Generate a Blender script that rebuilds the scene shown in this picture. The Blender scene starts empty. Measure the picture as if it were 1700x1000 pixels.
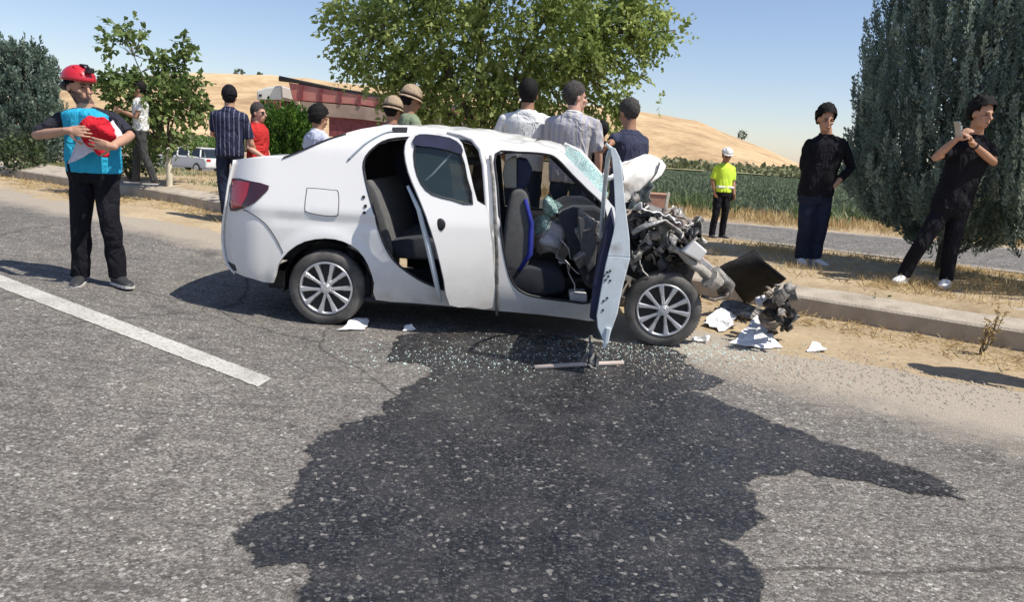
import bpy, bmesh, math, random
import numpy as np
from mathutils import Vector, Matrix, Euler, noise
from mathutils.geometry import delaunay_2d_cdt
R_ = random.Random(7)
RN = np.random.RandomState(11)
sc = bpy.context.scene
col = sc.collection

# ------------------------------------------------------------------ camera, sky, sun, exposure
FPX, CZ = 1250.0, 1.42
ROLL = math.atan(.064)
PITCH = math.atan((500 - 247.4) * math.cos(ROLL) / FPX)
AX = np.array([1., 0, 0]); UPV = np.array([0, math.sin(PITCH), math.cos(PITCH)]); FW = np.array([0, math.cos(PITCH), -math.sin(PITCH)])
CR = math.cos(ROLL) * AX + math.sin(ROLL) * UPV
CU = -math.sin(ROLL) * AX + math.cos(ROLL) * UPV
CAM = np.array([0, 0, CZ])
cam_data = bpy.data.cameras.new('camera'); cam = bpy.data.objects.new('camera', cam_data); col.objects.link(cam)
cam.matrix_world = Matrix(((CR[0], CU[0], -FW[0], 0), (CR[1], CU[1], -FW[1], 0), (CR[2], CU[2], -FW[2], CZ), (0, 0, 0, 1)))
cam_data.sensor_width = 36; cam_data.lens = 36 * FPX / 1700; cam_data.clip_start = .05; cam_data.clip_end = 6000
sc.camera = cam

SUN = Vector((math.cos(math.radians(58)) * .916, -math.cos(math.radians(58)) * .40, math.sin(math.radians(58)))).normalized()
world = bpy.data.worlds.new('World'); sc.world = world; world.use_nodes = True
wn = world.node_tree.nodes; wl = world.node_tree.links; wn.clear()
sky = wn.new('ShaderNodeTexSky'); sky.sky_type = 'NISHITA'; sky.sun_disc = False
sky.sun_elevation = math.asin(SUN.z); sky.sun_rotation = math.atan2(SUN.x, SUN.y)
sky.air_density = 1.0; sky.dust_density = .6; sky.ozone_density = 2.6; sky.altitude = 400
bg = wn.new('ShaderNodeBackground'); bg.inputs[1].default_value = .108
wo = wn.new('ShaderNodeOutputWorld'); tint = wn.new('ShaderNodeMixRGB'); tint.blend_type = 'MULTIPLY'; tint.inputs[0].default_value = 1; tint.inputs[2].default_value = (1.05, .965, .985, 1); wl.new(sky.outputs[0], tint.inputs[1]); wl.new(tint.outputs[0], bg.inputs[0]); wl.new(bg.outputs[0], wo.inputs[0])
sl = bpy.data.lights.new('sun', 'SUN'); sl.energy = 4.2; sl.angle = math.radians(.55); sl.color = (1, .95, .87)
so = bpy.data.objects.new('sun', sl); col.objects.link(so); so.rotation_euler = SUN.to_track_quat('Z', 'Y').to_euler(); so.location = (5, -5, 12)
sc.view_settings.view_transform = 'Standard'; sc.view_settings.look = 'None'; sc.view_settings.gamma = 1
sc.view_settings.use_curve_mapping = False; sc.view_settings.exposure = .42

# ------------------------------------------------------------------ picture -> place
def ray(px, py): return FW * FPX + CR * (px - 850) - CU * (py - 500)
def rise(x, y): return .05 * min(max(-1.6 - x, 0), 4)
def gnd(px, py, z0=0.):
    d = ray(px, py); z = z0
    for _ in range(30):
        P = CAM + d * ((z - CZ) / d[2]); z = z0 + rise(P[0], P[1])
    return P
def at_y(px, py, y):
    d = ray(px, py); return CAM + d * (y / d[1])
def at_d(px, py, D):
    d = ray(px, py); return CAM + d * (D / math.hypot(d[0], d[1]))

KERB = [(-60, 44), (-30, 27)] + [tuple(gnd(x, 290 + .173 * x)[:2]) for x in (-60, 155, 360, 700, 1000, 1310, 1700)]
d_ = np.array(KERB[-1]) - np.array(KERB[-3]); d_ /= np.linalg.norm(d_)
KERB.append(tuple(np.array(KERB[-1]) + d_ * 25))
EDGE = [(-62, 41), (-26, 20.3)] + [tuple(gnd(x, 322 + .215 * x)[:2]) for x in (-60, 155, 360, 700, 1000, 1310, 1700)]
EDGE.append(tuple(np.array(EDGE[-1]) + d_ * 25))
FN = [(-80, 88), (-22, 43.5), (4.09, 14.91), (6.72, 13.2), (30, -2)]
FF = [(-84, 104), (-22, 57), (-6, 31), (4.28, 19.3), (8.27, 17.9), (34, 8)]

def sdist(P, line):
    """signed distance to a polyline, positive on its far side"""
    P = np.asarray(P, float).reshape(-1, 2); best = np.full(len(P), 1e9); sg = np.ones(len(P))
    for i in range(len(line) - 1):
        a = np.array(line[i]); b = np.array(line[i + 1]); ab = b - a
        t = np.clip(((P - a) @ ab) / (ab @ ab), 0, 1); q = a + t[:, None] * ab
        d = np.hypot(*(P - q).T); cr = ab[0] * (P[:, 1] - a[1]) - ab[1] * (P[:, 0] - a[0])
        m = d < best - 1e-6; best[m] = d[m]; sg[m] = np.sign(cr[m])
    return best * np.where(sg == 0, 1, sg)
def sstep(x, a, b):
    t = np.clip((x - a) / (b - a), 0, 1); return t * t * (3 - 2 * t)
def G(P):
    """height of the ground"""
    P = np.asarray(P, float).reshape(-1, 2); x, y = P.T
    z = .05 * np.clip(-1.6 - x, 0, 4)
    s = sdist(P, KERB); n = sdist(P, FN)
    fr_ = np.clip(s / np.maximum(s - n, .01), 0, 1) * (s > 0)
    z = z + .27 * sstep(s, 0.02, .4) * (1 - sstep(fr_, .3, 1.0)) * (n < 0) - .05 * sstep(n, -1.5, 0)
    D = np.hypot(x, y)
    z = z - 1.35 * sstep(D, 15, 50) * sstep(-x / np.maximum(D, .1), .05, .36) * (s > 0)
    return z
def g1(x, y): return float(G([(x, y)])[0])
def place(px, py):
    """the point of the ground seen at a pixel"""
    d = ray(px, py); z = 0.
    for _ in range(60):
        if d[2] >= -1: break
        P = CAM + d * ((z - CZ) / d[2]); z = .6 * z + .4 * g1(P[0], P[1])
    return P

# ------------------------------------------------------------------ materials
def mat(name, base=(.5, .5, .5), rough=.7, metal=0, var=.12, scale=8, bump=0, bscale=60, spec=None, coat=0, sheen=0, trans=0, two=None, dirt=None, alpha=1):
    m = bpy.data.materials.new(name); m.use_nodes = True; nt = m.node_tree; N = nt.nodes; L = nt.links
    b = N['Principled BSDF']; b.inputs['Roughness'].default_value = rough; b.inputs['Metallic'].default_value = metal
    if spec is not None: b.inputs['Specular IOR Level'].default_value = spec
    if coat: b.inputs['Coat Weight'].default_value = coat; b.inputs['Coat Roughness'].default_value = .08
    if sheen: b.inputs['Sheen Weight'].default_value = sheen
    if trans: b.inputs['Transmission Weight'].default_value = trans
    if alpha < 1: b.inputs['Alpha'].default_value = alpha
    tc = N.new('ShaderNodeTexCoord')
    nz = N.new('ShaderNodeTexNoise'); nz.inputs['Scale'].default_value = scale; nz.inputs['Detail'].default_value = 6; L.new(tc.outputs['Object'], nz.inputs['Vector'])
    cr = N.new('ShaderNodeValToRGB'); e = cr.color_ramp.elements
    c2 = two or tuple(min(1, c * (1 + var)) for c in base); c1 = tuple(c * (1 - var) for c in base)
    e[0].position = .32; e[0].color = (*(c1 if not two else base), 1); e[1].position = .68; e[1].color = (*c2, 1)
    L.new(nz.outputs['Fac'], cr.inputs[0]); out = cr.outputs[0]
    if dirt:
        n2 = N.new('ShaderNodeTexNoise'); n2.inputs['Scale'].default_value = dirt[1]; n2.inputs['Detail'].default_value = 8; L.new(tc.outputs['Object'], n2.inputs['Vector'])
        r2 = N.new('ShaderNodeValToRGB'); r2.color_ramp.elements[0].position = dirt[2]; r2.color_ramp.elements[1].position = dirt[2] + .2
        L.new(n2.outputs['Fac'], r2.inputs[0]); mx = N.new('ShaderNodeMixRGB'); mx.inputs[2].default_value = (*dirt[0], 1)
        L.new(r2.outputs[0], mx.inputs[0]); L.new(out, mx.inputs[1]); out = mx.outputs[0]
    L.new(out, b.inputs['Base Color'])
    if bump:
        bz = N.new('ShaderNodeTexNoise'); bz.inputs['Scale'].default_value = bscale; bz.inputs['Detail'].default_value = 5; L.new(tc.outputs['Object'], bz.inputs['Vector'])
        bp = N.new('ShaderNodeBump'); bp.inputs['Strength'].default_value = bump; bp.inputs['Distance'].default_value = .02
        L.new(bz.outputs['Fac'], bp.inputs['Height']); L.new(bp.outputs[0], b.inputs['Normal'])
    return m

def ground_mat(name, ramp, scales=(.6, 9, 90), bump=.5, speck=None):
    m = bpy.data.materials.new(name); m.use_nodes = True; N = m.node_tree.nodes; L = m.node_tree.links; b = N['Principled BSDF']
    b.inputs['Roughness'].default_value = .95; b.inputs['Specular IOR Level'].default_value = .15
    g = N.new('ShaderNodeNewGeometry'); acc = None
    for i, s in enumerate(scales):
        n = N.new('ShaderNodeTexNoise'); n.inputs['Scale'].default_value = s; n.inputs['Detail'].default_value = 6; n.inputs['Roughness'].default_value = .6
        L.new(g.outputs['Position'], n.inputs['Vector'])
        if acc is None: acc = n.outputs['Fac']
        else:
            a = N.new('ShaderNodeMath'); a.operation = 'ADD'; L.new(acc, a.inputs[0]); L.new(n.outputs['Fac'], a.inputs[1]); acc = a.outputs[0]
    d = N.new('ShaderNodeMath'); d.operation = 'DIVIDE'; d.inputs[1].default_value = len(scales); L.new(acc, d.inputs[0])
    cr = N.new('ShaderNodeValToRGB'); els = cr.color_ramp.elements
    for i, (p, c) in enumerate(ramp):
        e = els[i] if i < 2 else els.new(p)
        e.position = p; e.color = (*c, 1)
    L.new(d.outputs[0], cr.inputs[0]); out = cr.outputs[0]
    if speck:
        v = N.new('ShaderNodeTexVoronoi'); v.inputs['Scale'].default_value = speck[0]; L.new(g.outputs['Position'], v.inputs['Vector'])
        sp = N.new('ShaderNodeSeparateColor'); L.new(v.outputs['Color'], sp.inputs[0])
        r = N.new('ShaderNodeValToRGB'); r.color_ramp.elements[0].position = speck[1]; r.color_ramp.elements[1].position = speck[1] + .04
        L.new(sp.outputs[0], r.inputs[0]); mx = N.new('ShaderNodeMixRGB'); mx.inputs[2].default_value = (*speck[2], 1); L.new(r.outputs[0], mx.inputs[0]); L.new(out, mx.inputs[1]); out = mx.outputs[0]
    L.new(out, b.inputs['Base Color'])
    bp = N.new('ShaderNodeBump'); bp.inputs['Strength'].default_value = bump; bp.inputs['Distance'].default_value = .03; L.new(d.outputs[0], bp.inputs['Height']); L.new(bp.outputs[0], b.inputs['Normal'])
    return m

def asphalt_mat(name, wet=False, far=False, lift=1.0):
    """aggregate stones in binder; 'dust' attribute mixes in road dust; wet = dark glossy film; 'fade' attribute = ragged rim"""
    m = bpy.data.materials.new(name); m.use_nodes = True; nt = m.node_tree; N = nt.nodes; L = nt.links; b = N['Principled BSDF']
    g = N.new('ShaderNodeNewGeometry')
    def noi(s, det=5, ro=.55):
        n = N.new('ShaderNodeTexNoise'); n.inputs['Scale'].default_value = s; n.inputs['Detail'].default_value = det; n.inputs['Roughness'].default_value = ro
        L.new(g.outputs['Position'], n.inputs['Vector']); return n.outputs['Fac']
    def ramp(src, els):
        r = N.new('ShaderNodeValToRGB'); e = r.color_ramp.elements
        for i, (p, c) in enumerate(els):
            q = e[i] if i < 2 else e.new(p)
            q.position = p; q.color = (*c, 1) if len(c) == 3 else c
        L.new(src, r.inputs[0]); return r.outputs[0]
    def mixc(f, a, c2, mode='MIX'):
        x = N.new('ShaderNodeMixRGB'); x.blend_type = mode
        for s, v in ((0, f), (1, a), (2, c2)):
            if isinstance(v, (int, float)): x.inputs[s].default_value = v
            elif isinstance(v, tuple): x.inputs[s].default_value = (*v, 1)
            else: L.new(v, x.inputs[s])
        return x.outputs[0]
    v = N.new('ShaderNodeTexVoronoi'); v.inputs['Scale'].default_value = 30 if far else 95; L.new(g.outputs['Position'], v.inputs['Vector'])
    sp = N.new('ShaderNodeSeparateColor'); L.new(v.outputs['Color'], sp.inputs[0])
    v2 = N.new('ShaderNodeTexVoronoi'); v2.inputs['Scale'].default_value = 62; L.new(g.outputs['Position'], v2.inputs['Vector'])
    sp2 = N.new('ShaderNodeSeparateColor'); L.new(v2.outputs['Color'], sp2.inputs[0])
    if wet:
        stone = ramp(sp.outputs[0], [(0, (.012, .012, .015)), (.5, (.028, .028, .031)), (.8, (.05, .05, .052)), (1, (.12, .118, .112))])
        stone = mixc(ramp(sp2.outputs[1], [(.965, (0, 0, 0)), (.98, (1, 1, 1))]), stone, (.26, .245, .22)); stone = mixc(ramp(noi(1.7, 6, .65), [(.44, (0, 0, 0)), (.72, (.45, .45, .45))]), stone, (.095, .090, .083))
    else:
        k = lift
        stone = ramp(sp.outputs[0], [(0, (.095 * k, .087 * k, .077 * k)), (.45, (.19 * k, .175 * k, .155 * k)), (.8, (.26 * k, .24 * k, .213 * k)), (1, (.38 * k, .365 * k, .335 * k))])
        stone = mixc(ramp(sp2.outputs[1], [(.982, (0, 0, 0)), (.99, (1, 1, 1))]), stone, (.50, .48, .44))
    joint = ramp(v.outputs['Distance'], [(.4, (1, 1, 1)), (.95, (.5, .5, .5))])
    c = mixc(.75, stone, joint, 'MULTIPLY')
    big = ramp(noi(.9, 6, .6), [(.3, (.80, .80, .81)), (.7, (1.12, 1.1, 1.08))])
    c = mixc(1., c, big, 'MULTIPLY')
    mid = ramp(noi(7, 5, .65), [(.28, (.72, .72, .73)), (.62, (1.06, 1.06, 1.05))])
    c = mixc(1., c, mid, 'MULTIPLY')
    if not wet:
        # streaks of tyre rubber and tar along no particular lane
        mp = N.new('ShaderNodeMapping'); mp.inputs['Scale'].default_value = (1.2, 9, 1); L.new(g.outputs['Position'], mp.inputs['Vector'])
        st = N.new('ShaderNodeTexNoise'); st.inputs['Scale'].default_value = 1.6; st.inputs['Detail'].default_value = 6; L.new(mp.outputs[0], st.inputs['Vector'])
        c = mixc(ramp(st.outputs['Fac'], [(.56, (0, 0, 0)), (.72, (.7, .7, .7))]), c, (.085, .08, .074))
        c = mixc(ramp(noi(2.6, 5, .6), [(.63, (0, 0, 0)), (.70, (.55, .55, .55))]), c, (.07, .065, .06))
        vc = N.new('ShaderNodeTexVoronoi'); vc.feature = 'DISTANCE_TO_EDGE'; vc.inputs['Scale'].default_value = .33; vm = N.new('ShaderNodeMixRGB'); vm.inputs[0].default_value = .22; L.new(g.outputs['Position'], vm.inputs[1]); vn = N.new('ShaderNodeTexNoise'); vn.inputs['Scale'].default_value = 1.6; vn.inputs['Detail'].default_value = 8; L.new(g.outputs['Position'], vn.inputs['Vector']); L.new(vn.outputs['Color'], vm.inputs[2]); L.new(vm.outputs[0], vc.inputs['Vector'])
        c = mixc(ramp(vc.outputs['Distance'], [(.0, (.75, .75, .75)), (.0035, (0, 0, 0))]), c, (.035, .033, .03))
        at = N.new('ShaderNodeAttribute'); at.attribute_name = 'dust'
        dn = N.new('ShaderNodeMath'); dn.operation = 'MULTIPLY_ADD'; dn.inputs[1].default_value = 1.3; L.new(noi(2.2, 8, .7), dn.inputs[0])
        sb = N.new('ShaderNodeMath'); sb.operation = 'SUBTRACT'; sb.inputs[1].default_value = .65; L.new(at.outputs['Fac'], sb.inputs[0]); L.new(sb.outputs[0], dn.inputs[2])
        c = mixc(ramp(dn.outputs[0], [(.12, (0, 0, 0)), (.75, (1, 1, 1))]), c, mixc(noi(30), (.30, .255, .20), (.44, .385, .31)))
    L.new(c, b.inputs['Base Color'])
    if wet:
        L.new(ramp(noi(5, 6, .6), [(.40, (.16, .16, .16)), (.60, (.6, .6, .6))]), b.inputs['Roughness'])
        b.inputs['Specular IOR Level'].default_value = .45
    else: b.inputs['Roughness'].default_value = .9; b.inputs['Specular IOR Level'].default_value = .25
    bp = N.new('ShaderNodeBump'); bp.inputs['Strength'].default_value = .55 if wet else .8; bp.inputs['Distance'].default_value = .006; bp.invert = True
    L.new(v.outputs['Distance'], bp.inputs['Height']); L.new(bp.outputs[0], b.inputs['Normal'])
    if wet:
        at = N.new('ShaderNodeAttribute'); at.attribute_name = 'fade'
        a = N.new('ShaderNodeMath'); a.operation = 'ADD'; L.new(at.outputs['Fac'], a.inputs[0])
        nn = N.new('ShaderNodeMath'); nn.operation = 'MULTIPLY_ADD'; nn.inputs[1].default_value = 1.1; nn.inputs[2].default_value = -.5; L.new(noi(9, 8, .7), nn.inputs[0]); L.new(nn.outputs[0], a.inputs[1])
        ad = N.new('ShaderNodeMath'); ad.operation = 'MULTIPLY_ADD'; ad.inputs[1].default_value = .10; L.new(sp.outputs[1], ad.inputs[0]); L.new(a.outputs[0], ad.inputs[2])
        L.new(ramp(ad.outputs[0], [(.10, (0, 0, 0)), (.24, (1, 1, 1))]), b.inputs['Alpha'])
    return m

# ------------------------------------------------------------------ mesh helpers
def link(name, me, parent=None, m=None, kind=None, smooth=False):
    o = bpy.data.objects.new(name, me); col.objects.link(o)
    if m is not None and not me.materials: me.materials.append(m)
    if parent is not None: o.parent = parent
    if kind: o['kind'] = kind
    if smooth: me.shade_smooth()
    return o
def tag(o, label, cat, group=None, kind=None):
    o['label'] = label; o['category'] = cat
    if group: o['group'] = group
    if kind: o['kind'] = kind
    return o
def empty(name, loc=(0, 0, 0), rz=0):
    o = bpy.data.objects.new(name, None); col.objects.link(o); o.location = loc; o.rotation_euler = (0, 0, rz); o.empty_display_size = .1; return o
def np_mesh(name, V, F, smooth=False):
    V = np.asarray(V, np.float32); F = np.asarray(F, np.int32); me = bpy.data.meshes.new(name); k = F.shape[1]
    me.vertices.add(len(V)); me.vertices.foreach_set('co', V.ravel()); me.loops.add(F.size); me.loops.foreach_set('vertex_index', F.ravel())
    me.polygons.add(len(F)); me.polygons.foreach_set('loop_start', np.arange(0, F.size, k, dtype=np.int32)); me.polygons.foreach_set('loop_total', np.full(len(F), k, np.int32))
    me.update(calc_edges=True)
    if smooth: me.shade_smooth()
    return me
def grid_mesh(name, pts, smooth=True):
    """pts: (rows, cols, 3)"""
    pts = np.asarray(pts, float); r, c = pts.shape[:2]; i = np.arange(r * c).reshape(r, c)
    F = np.stack([i[:-1, :-1], i[:-1, 1:], i[1:, 1:], i[1:, :-1]], -1).reshape(-1, 4)
    return np_mesh(name, pts.reshape(-1, 3), F, smooth)
def attr(me, name, vals):
    a = me.attributes.new(name, 'FLOAT', 'POINT'); a.data.foreach_set('value', np.asarray(vals, np.float32))

class Geo:
    def __init__(s): s.v = []; s.f = []; s.m = []
    def add(s, vs, fs, mi=0):
        n = len(s.v); s.v += [tuple(v) for v in vs]; s.f += [tuple(i + n for i in f) for f in fs]; s.m += [mi] * len(fs)
    def box(s, c, size, rot=None, taper=1, mi=0):
        x, y, z = [a / 2 for a in size]; M = rot.to_matrix() if isinstance(rot, Euler) else (rot or Matrix.Identity(3)); c = Vector(c)
        vs = [c + M @ Vector((sx * x * (taper if sz > 0 else 1), sy * y * (taper if sz > 0 else 1), sz * z)) for sz in (-1, 1) for sx, sy in ((-1, -1), (1, -1), (1, 1), (-1, 1))]
        s.add(vs, [(3, 2, 1, 0), (4, 5, 6, 7), (0, 1, 5, 4), (1, 2, 6, 5), (2, 3, 7, 6), (3, 0, 4, 7)], mi)
    def tube(s, pts, rad, seg=8, cap=True, flat=1., mi=0, round_=False):
        pts = [Vector(p) for p in pts]; n = len(pts); rad = rad if isinstance(rad, (list, tuple)) else [rad] * n
        rings = []; up = Vector((0, 0, 1))
        if round_:
            d0 = (pts[1] - pts[0]).normalized(); d1 = (pts[-1] - pts[-2]).normalized(); r0, r1 = rad[0], rad[-1]
            pre = [(pts[0] - d0 * r0 * .98, r0 * .15), (pts[0] - d0 * r0 * .8, r0 * .6), (pts[0] - d0 * r0 * .4, r0 * .92)]
            post = [(pts[-1] + d1 * r1 * .4, r1 * .92), (pts[-1] + d1 * r1 * .8, r1 * .6), (pts[-1] + d1 * r1 * .98, r1 * .15)]
            pts = [a for a, _ in pre] + pts + [a for a, _ in post]; rad = [b for _, b in pre] + list(rad) + [b for _, b in post]; n = len(pts)
        prev = None
        for i in range(n):
            d = (pts[min(i + 1, n - 1)] - pts[max(i - 1, 0)])
            d = d.normalized() if d.length > 1e-9 else Vector((0, 0, 1))
            if prev is None: a = d.cross(up) if abs(d.z) < .9 else d.cross(Vector((0, 1, 0)))
            else: a = prev - d * prev.dot(d)
            a.normalize(); prev = a; b = d.cross(a)
            rings.append([pts[i] + (a * math.cos(t) + b * math.sin(t) * flat) * rad[i] for t in [2 * math.pi * k / seg for k in range(seg)]])
        vs = [v for r in rings for v in r]; fs = []
        for i in range(n - 1):
            for k in range(seg):
                k2 = (k + 1) % seg; fs.append((i * seg + k, i * seg + k2, (i + 1) * seg + k2, (i + 1) * seg + k))
        if cap: fs += [tuple(range(seg))[::-1], tuple((n - 1) * seg + k for k in range(seg))]
        s.add(vs, fs, mi)
    def ell(s, c, r, rot=None, seg=12, rings=8, mi=0):
        M = rot.to_matrix() if isinstance(rot, Euler) else (rot or Matrix.Identity(3)); c = Vector(c); vs = [c + M @ Vector((0, 0, -r[2]))]
        for i in range(1, rings):
            t = -math.pi / 2 + math.pi * i / rings
            for k in range(seg):
                a = 2 * math.pi * k / seg; vs.append(c + M @ Vector((r[0] * math.cos(t) * math.cos(a), r[1] * math.cos(t) * math.sin(a), r[2] * math.sin(t))))
        vs.append(c + M @ Vector((0, 0, r[2]))); fs = [(0, 1 + (k + 1) % seg, 1 + k) for k in range(seg)]
        for i in range(rings - 2):
            for k in range(seg):
                a = 1 + i * seg; fs.append((a + k, a + (k + 1) % seg, a + seg + (k + 1) % seg, a + seg + k))
        a = 1 + (rings - 2) * seg; fs += [(a + k, a + (k + 1) % seg, len(vs) - 1) for k in range(seg)]; s.add(vs, fs, mi)
    def loft(s, secs, seg=16, mi=0, cap=True):
        """secs: (centre, half width x, half depth y) stacked ellipses, each optionally with a tilt matrix"""
        vs = []; fs = []
        for q in secs:
            c = Vector(q[0]); M = q[3] if len(q) > 3 else Matrix.Identity(3)
            for k in range(seg):
                a = 2 * math.pi * k / seg; ca, sa = math.cos(a), math.sin(a); e = .85
                vs.append(c + M @ Vector((q[1] * math.copysign(abs(ca) ** e, ca), q[2] * math.copysign(abs(sa) ** e, sa), 0)))
        n = len(secs)
        for i in range(n - 1):
            for k in range(seg):
                k2 = (k + 1) % seg; fs.append((i * seg + k, i * seg + k2, (i + 1) * seg + k2, (i + 1) * seg + k))
        if cap: fs += [tuple(range(seg))[::-1], tuple((n - 1) * seg + k for k in range(seg))]
        s.add(vs, fs, mi)
    def prism(s, poly, axis, t0, t1, mi=0):
        """polygon in the plane across 'axis', extruded from t0 to t1"""
        def mk(a, b, t): return {'x': (t, a, b), 'y': (a, t, b), 'z': (a, b, t)}[axis]
        n = len(poly); vs = [mk(a, b, t0) for a, b in poly] + [mk(a, b, t1) for a, b in poly]
        s.add(vs, [tuple(range(n)), tuple(range(n, 2 * n))[::-1]] + [(i, i + n, (i + 1) % n + n, (i + 1) % n) for i in range(n)], mi)
    def mesh(s, name):
        me = bpy.data.meshes.new(name); me.from_pydata(s.v, [], s.f); me.polygons.foreach_set('material_index', s.m); return me
    def fix(s, me):
        bm = bmesh.new(); bm.from_mesh(me); bmesh.ops.recalc_face_normals(bm, faces=bm.faces); bm.to_mesh(me); bm.free()
    def build(s, name, m=None, parent=None, smooth=False, kind=None, bevel=0, loc=None):
        me = s.mesh(name); s.fix(me); o = link(name, me, parent, None, kind)
        for q in (m if isinstance(m, (list, tuple)) else [m]):
            if q: me.materials.append(q)
        if smooth: me.shade_smooth()
        if bevel:
            b = o.modifiers.new('b', 'BEVEL'); b.width = bevel; b.segments = 2; b.limit_method = 'ANGLE'
        if loc is not None: o.location = loc
        return o

def fuse(geo, name, voxel=.012, sm=4, fac=.5):
    """one continuous surface out of overlapping closed shapes"""
    me = geo.mesh(name); geo.fix(me); o = bpy.data.objects.new('tmp', me); col.objects.link(o)
    r = o.modifiers.new('r', 'REMESH'); r.mode = 'VOXEL'; r.voxel_size = voxel
    if sm: s = o.modifiers.new('s', 'SMOOTH'); s.iterations = sm; s.factor = fac
    dg = bpy.context.evaluated_depsgraph_get(); out = bpy.data.meshes.new_from_object(o.evaluated_get(dg)); out.name = name
    bpy.data.objects.remove(o); bpy.data.meshes.remove(me); out.shade_smooth(); return out
def crumple(me, amp, freq, seed=0, axis=None, oct_=3):
    """push vertices about with noise, as crushed sheet metal or cloth"""
    n = len(me.vertices); co = np.empty(n * 3, np.float32); me.vertices.foreach_get('co', co); co = co.reshape(-1, 3)
    out = co.copy()
    for i in range(n):
        p = Vector(co[i]) * freq + Vector((seed * 13.1, seed * 7.7, seed * 3.3)); d = noise.turbulence_vector(p, oct_, False)
        if axis is not None: out[i] += np.array(axis) * d.x * amp
        else: out[i] += np.array(d) * amp
    me.vertices.foreach_set('co', out.ravel()); me.update()
def wrinkle(me, amp=.006, k=1.0, seed=0):
    n = len(me.vertices); co = np.empty(n * 3, np.float32); me.vertices.foreach_get('co', co); co = co.reshape(-1, 3)
    no = np.empty(n * 3, np.float32); me.vertex_normals.foreach_get('vector', no); no = no.reshape(-1, 3)
    x, y, z = (co * k).T; r = np.random.RandomState(seed); a = r.uniform(0, 6, 8)
    w = np.sin(22 * z + 9 * np.sin(11 * x + a[0]) + 5 * np.sin(13 * y + a[1]) + a[2]) * .5 + np.sin(37 * z + 17 * x * np.sin(5 * z + a[3]) + 21 * y + a[4]) * .35 + np.sin(31 * x - 18 * z + 4 * np.sin(19 * y + a[5])) * .35
    w = w * (.5 + .5 * np.sin(7 * z + 5 * x + a[6])); co = co + no * (w * amp)[:, None]
    me.vertices.foreach_set('co', co.astype(np.float32).ravel()); me.update()

# ------------------------------------------------------------------ ground, roads, kerb
M_dirt = ground_mat('dry_dirt', [(.36, (.24, .175, .105)), (.5, (.40, .31, .195)), (.64, (.55, .44, .29)), (.75, (.62, .52, .37))], (.25, 1.7, 14, 70), .6)
M_hill = ground_mat('stubble_hill', [(.40, (.33, .22, .125)), (.48, (.49, .34, .19)), (.54, (.58, .42, .24)), (.62, (.66, .52, .33))], (.006, .015, .06, .3), .3)
M_crop = ground_mat('green_crop', [(.36, (.07, .095, .05)), (.5, (.12, .15, .085)), (.66, (.20, .22, .14))], (.02, .3, 2), .6)
M_scrub = ground_mat('scrub_plain', [(.38, (.08, .12, .05)), (.5, (.22, .22, .11)), (.6, (.42, .36, .2))], (.01, .05, .3), .3)
M_asph = asphalt_mat('asphalt'); M_wet = asphalt_mat('wet_asphalt', wet=True); M_asph_far = asphalt_mat('far_asphalt', far=True, lift=.95)
M_paint = mat('road_paint', (.53, .51, .455), .8, var=.14, scale=3, bump=.6, bscale=110, dirt=((.26, .25, .23), 48, .50))
M_conc = mat('kerb_concrete', (.36, .305, .235), .9, var=.22, scale=5, bump=.5, bscale=50, two=(.47, .41, .33), dirt=((.25, .2, .15), 3, .55))

# terrain: rings about the place
rad = np.concatenate([np.linspace(.4, 6, 24), np.geomspace(6.15, 40, 130), np.geomspace(41, 1500, 50)])
ang = np.concatenate([np.radians(np.linspace(-52, 52, 330)), np.radians(np.linspace(54, 306, 70))])  # from +Y, clockwise
aa, rr = np.meshgrid(ang, rad); XY = np.stack([rr * np.sin(aa), rr * np.cos(aa)], -1)
flat = XY.reshape(-1, 2); Z = G(flat)
inr = (sdist(flat, EDGE) < .15); fr = (sdist(flat, FN) > .2) & (sdist(flat, FF) < -.2)
bump_ = np.array([noise.noise(Vector((a * 1.3, b * 1.3, 0))) * .02 + noise.noise(Vector((a * 5, b * 5, 3))) * .008 for a, b in flat])
Z = Z + bump_ * (~inr & ~fr) * np.minimum(1, rr.ravel() / 5) - .06 * inr - .09 * fr
pts = np.concatenate([XY, Z.reshape(rr.shape)[..., None]], -1)
pts = np.concatenate([pts, pts[:, :1]], 1)
link('ground', grid_mesh('ground', pts), m=M_dirt, kind='structure')

def resample(line, step):
    out = []; line = [np.array(p, float) for p in line]
    for a, b in zip(line[:-1], line[1:]):
        n = max(1, int(np.linalg.norm(b - a) / step)); out += [a + (b - a) * i / n for i in range(n)]
    return np.array(out + [line[-1]])
# the near carriageway
E = resample([p for p in EDGE], .12 if False else .2)
for _ in range(12): E[1:-1] = (E[:-2] + 2 * E[1:-1] + E[2:]) / 4
nrm = -np.array([.585, .81]); vs_ = np.concatenate([np.linspace(-.45, 5, 46), np.linspace(5.4, 30, 30)])
jit = np.array([noise.noise(Vector((p[0] * 1.7, p[1] * 1.7, 5))) * .16 + noise.noise(Vector((p[0] * 6, p[1] * 6, 9))) * .05 for p in E])
P2 = E[None] + nrm[None, None] * (vs_[:, None, None] + (jit[None, :, None] * (vs_ < 1)[:, None, None]))
z2 = G(P2.reshape(-1, 2)).reshape(P2.shape[:2]); z2 = np.where(sdist(P2.reshape(-1, 2), KERB).reshape(z2.shape) > -.05, -.5, z2 + .004)
me = grid_mesh('road', np.concatenate([P2, z2[..., None]], -1))
sd = -sdist(P2.reshape(-1, 2), EDGE)
xx = P2.reshape(-1, 2)[:, 0]
attr(me, 'dust', np.clip(1.02 - sd / (.75 + .45 * sstep(xx, 0, 3)), 0, 1.05))
link('road', me, m=M_asph, kind='structure')
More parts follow.
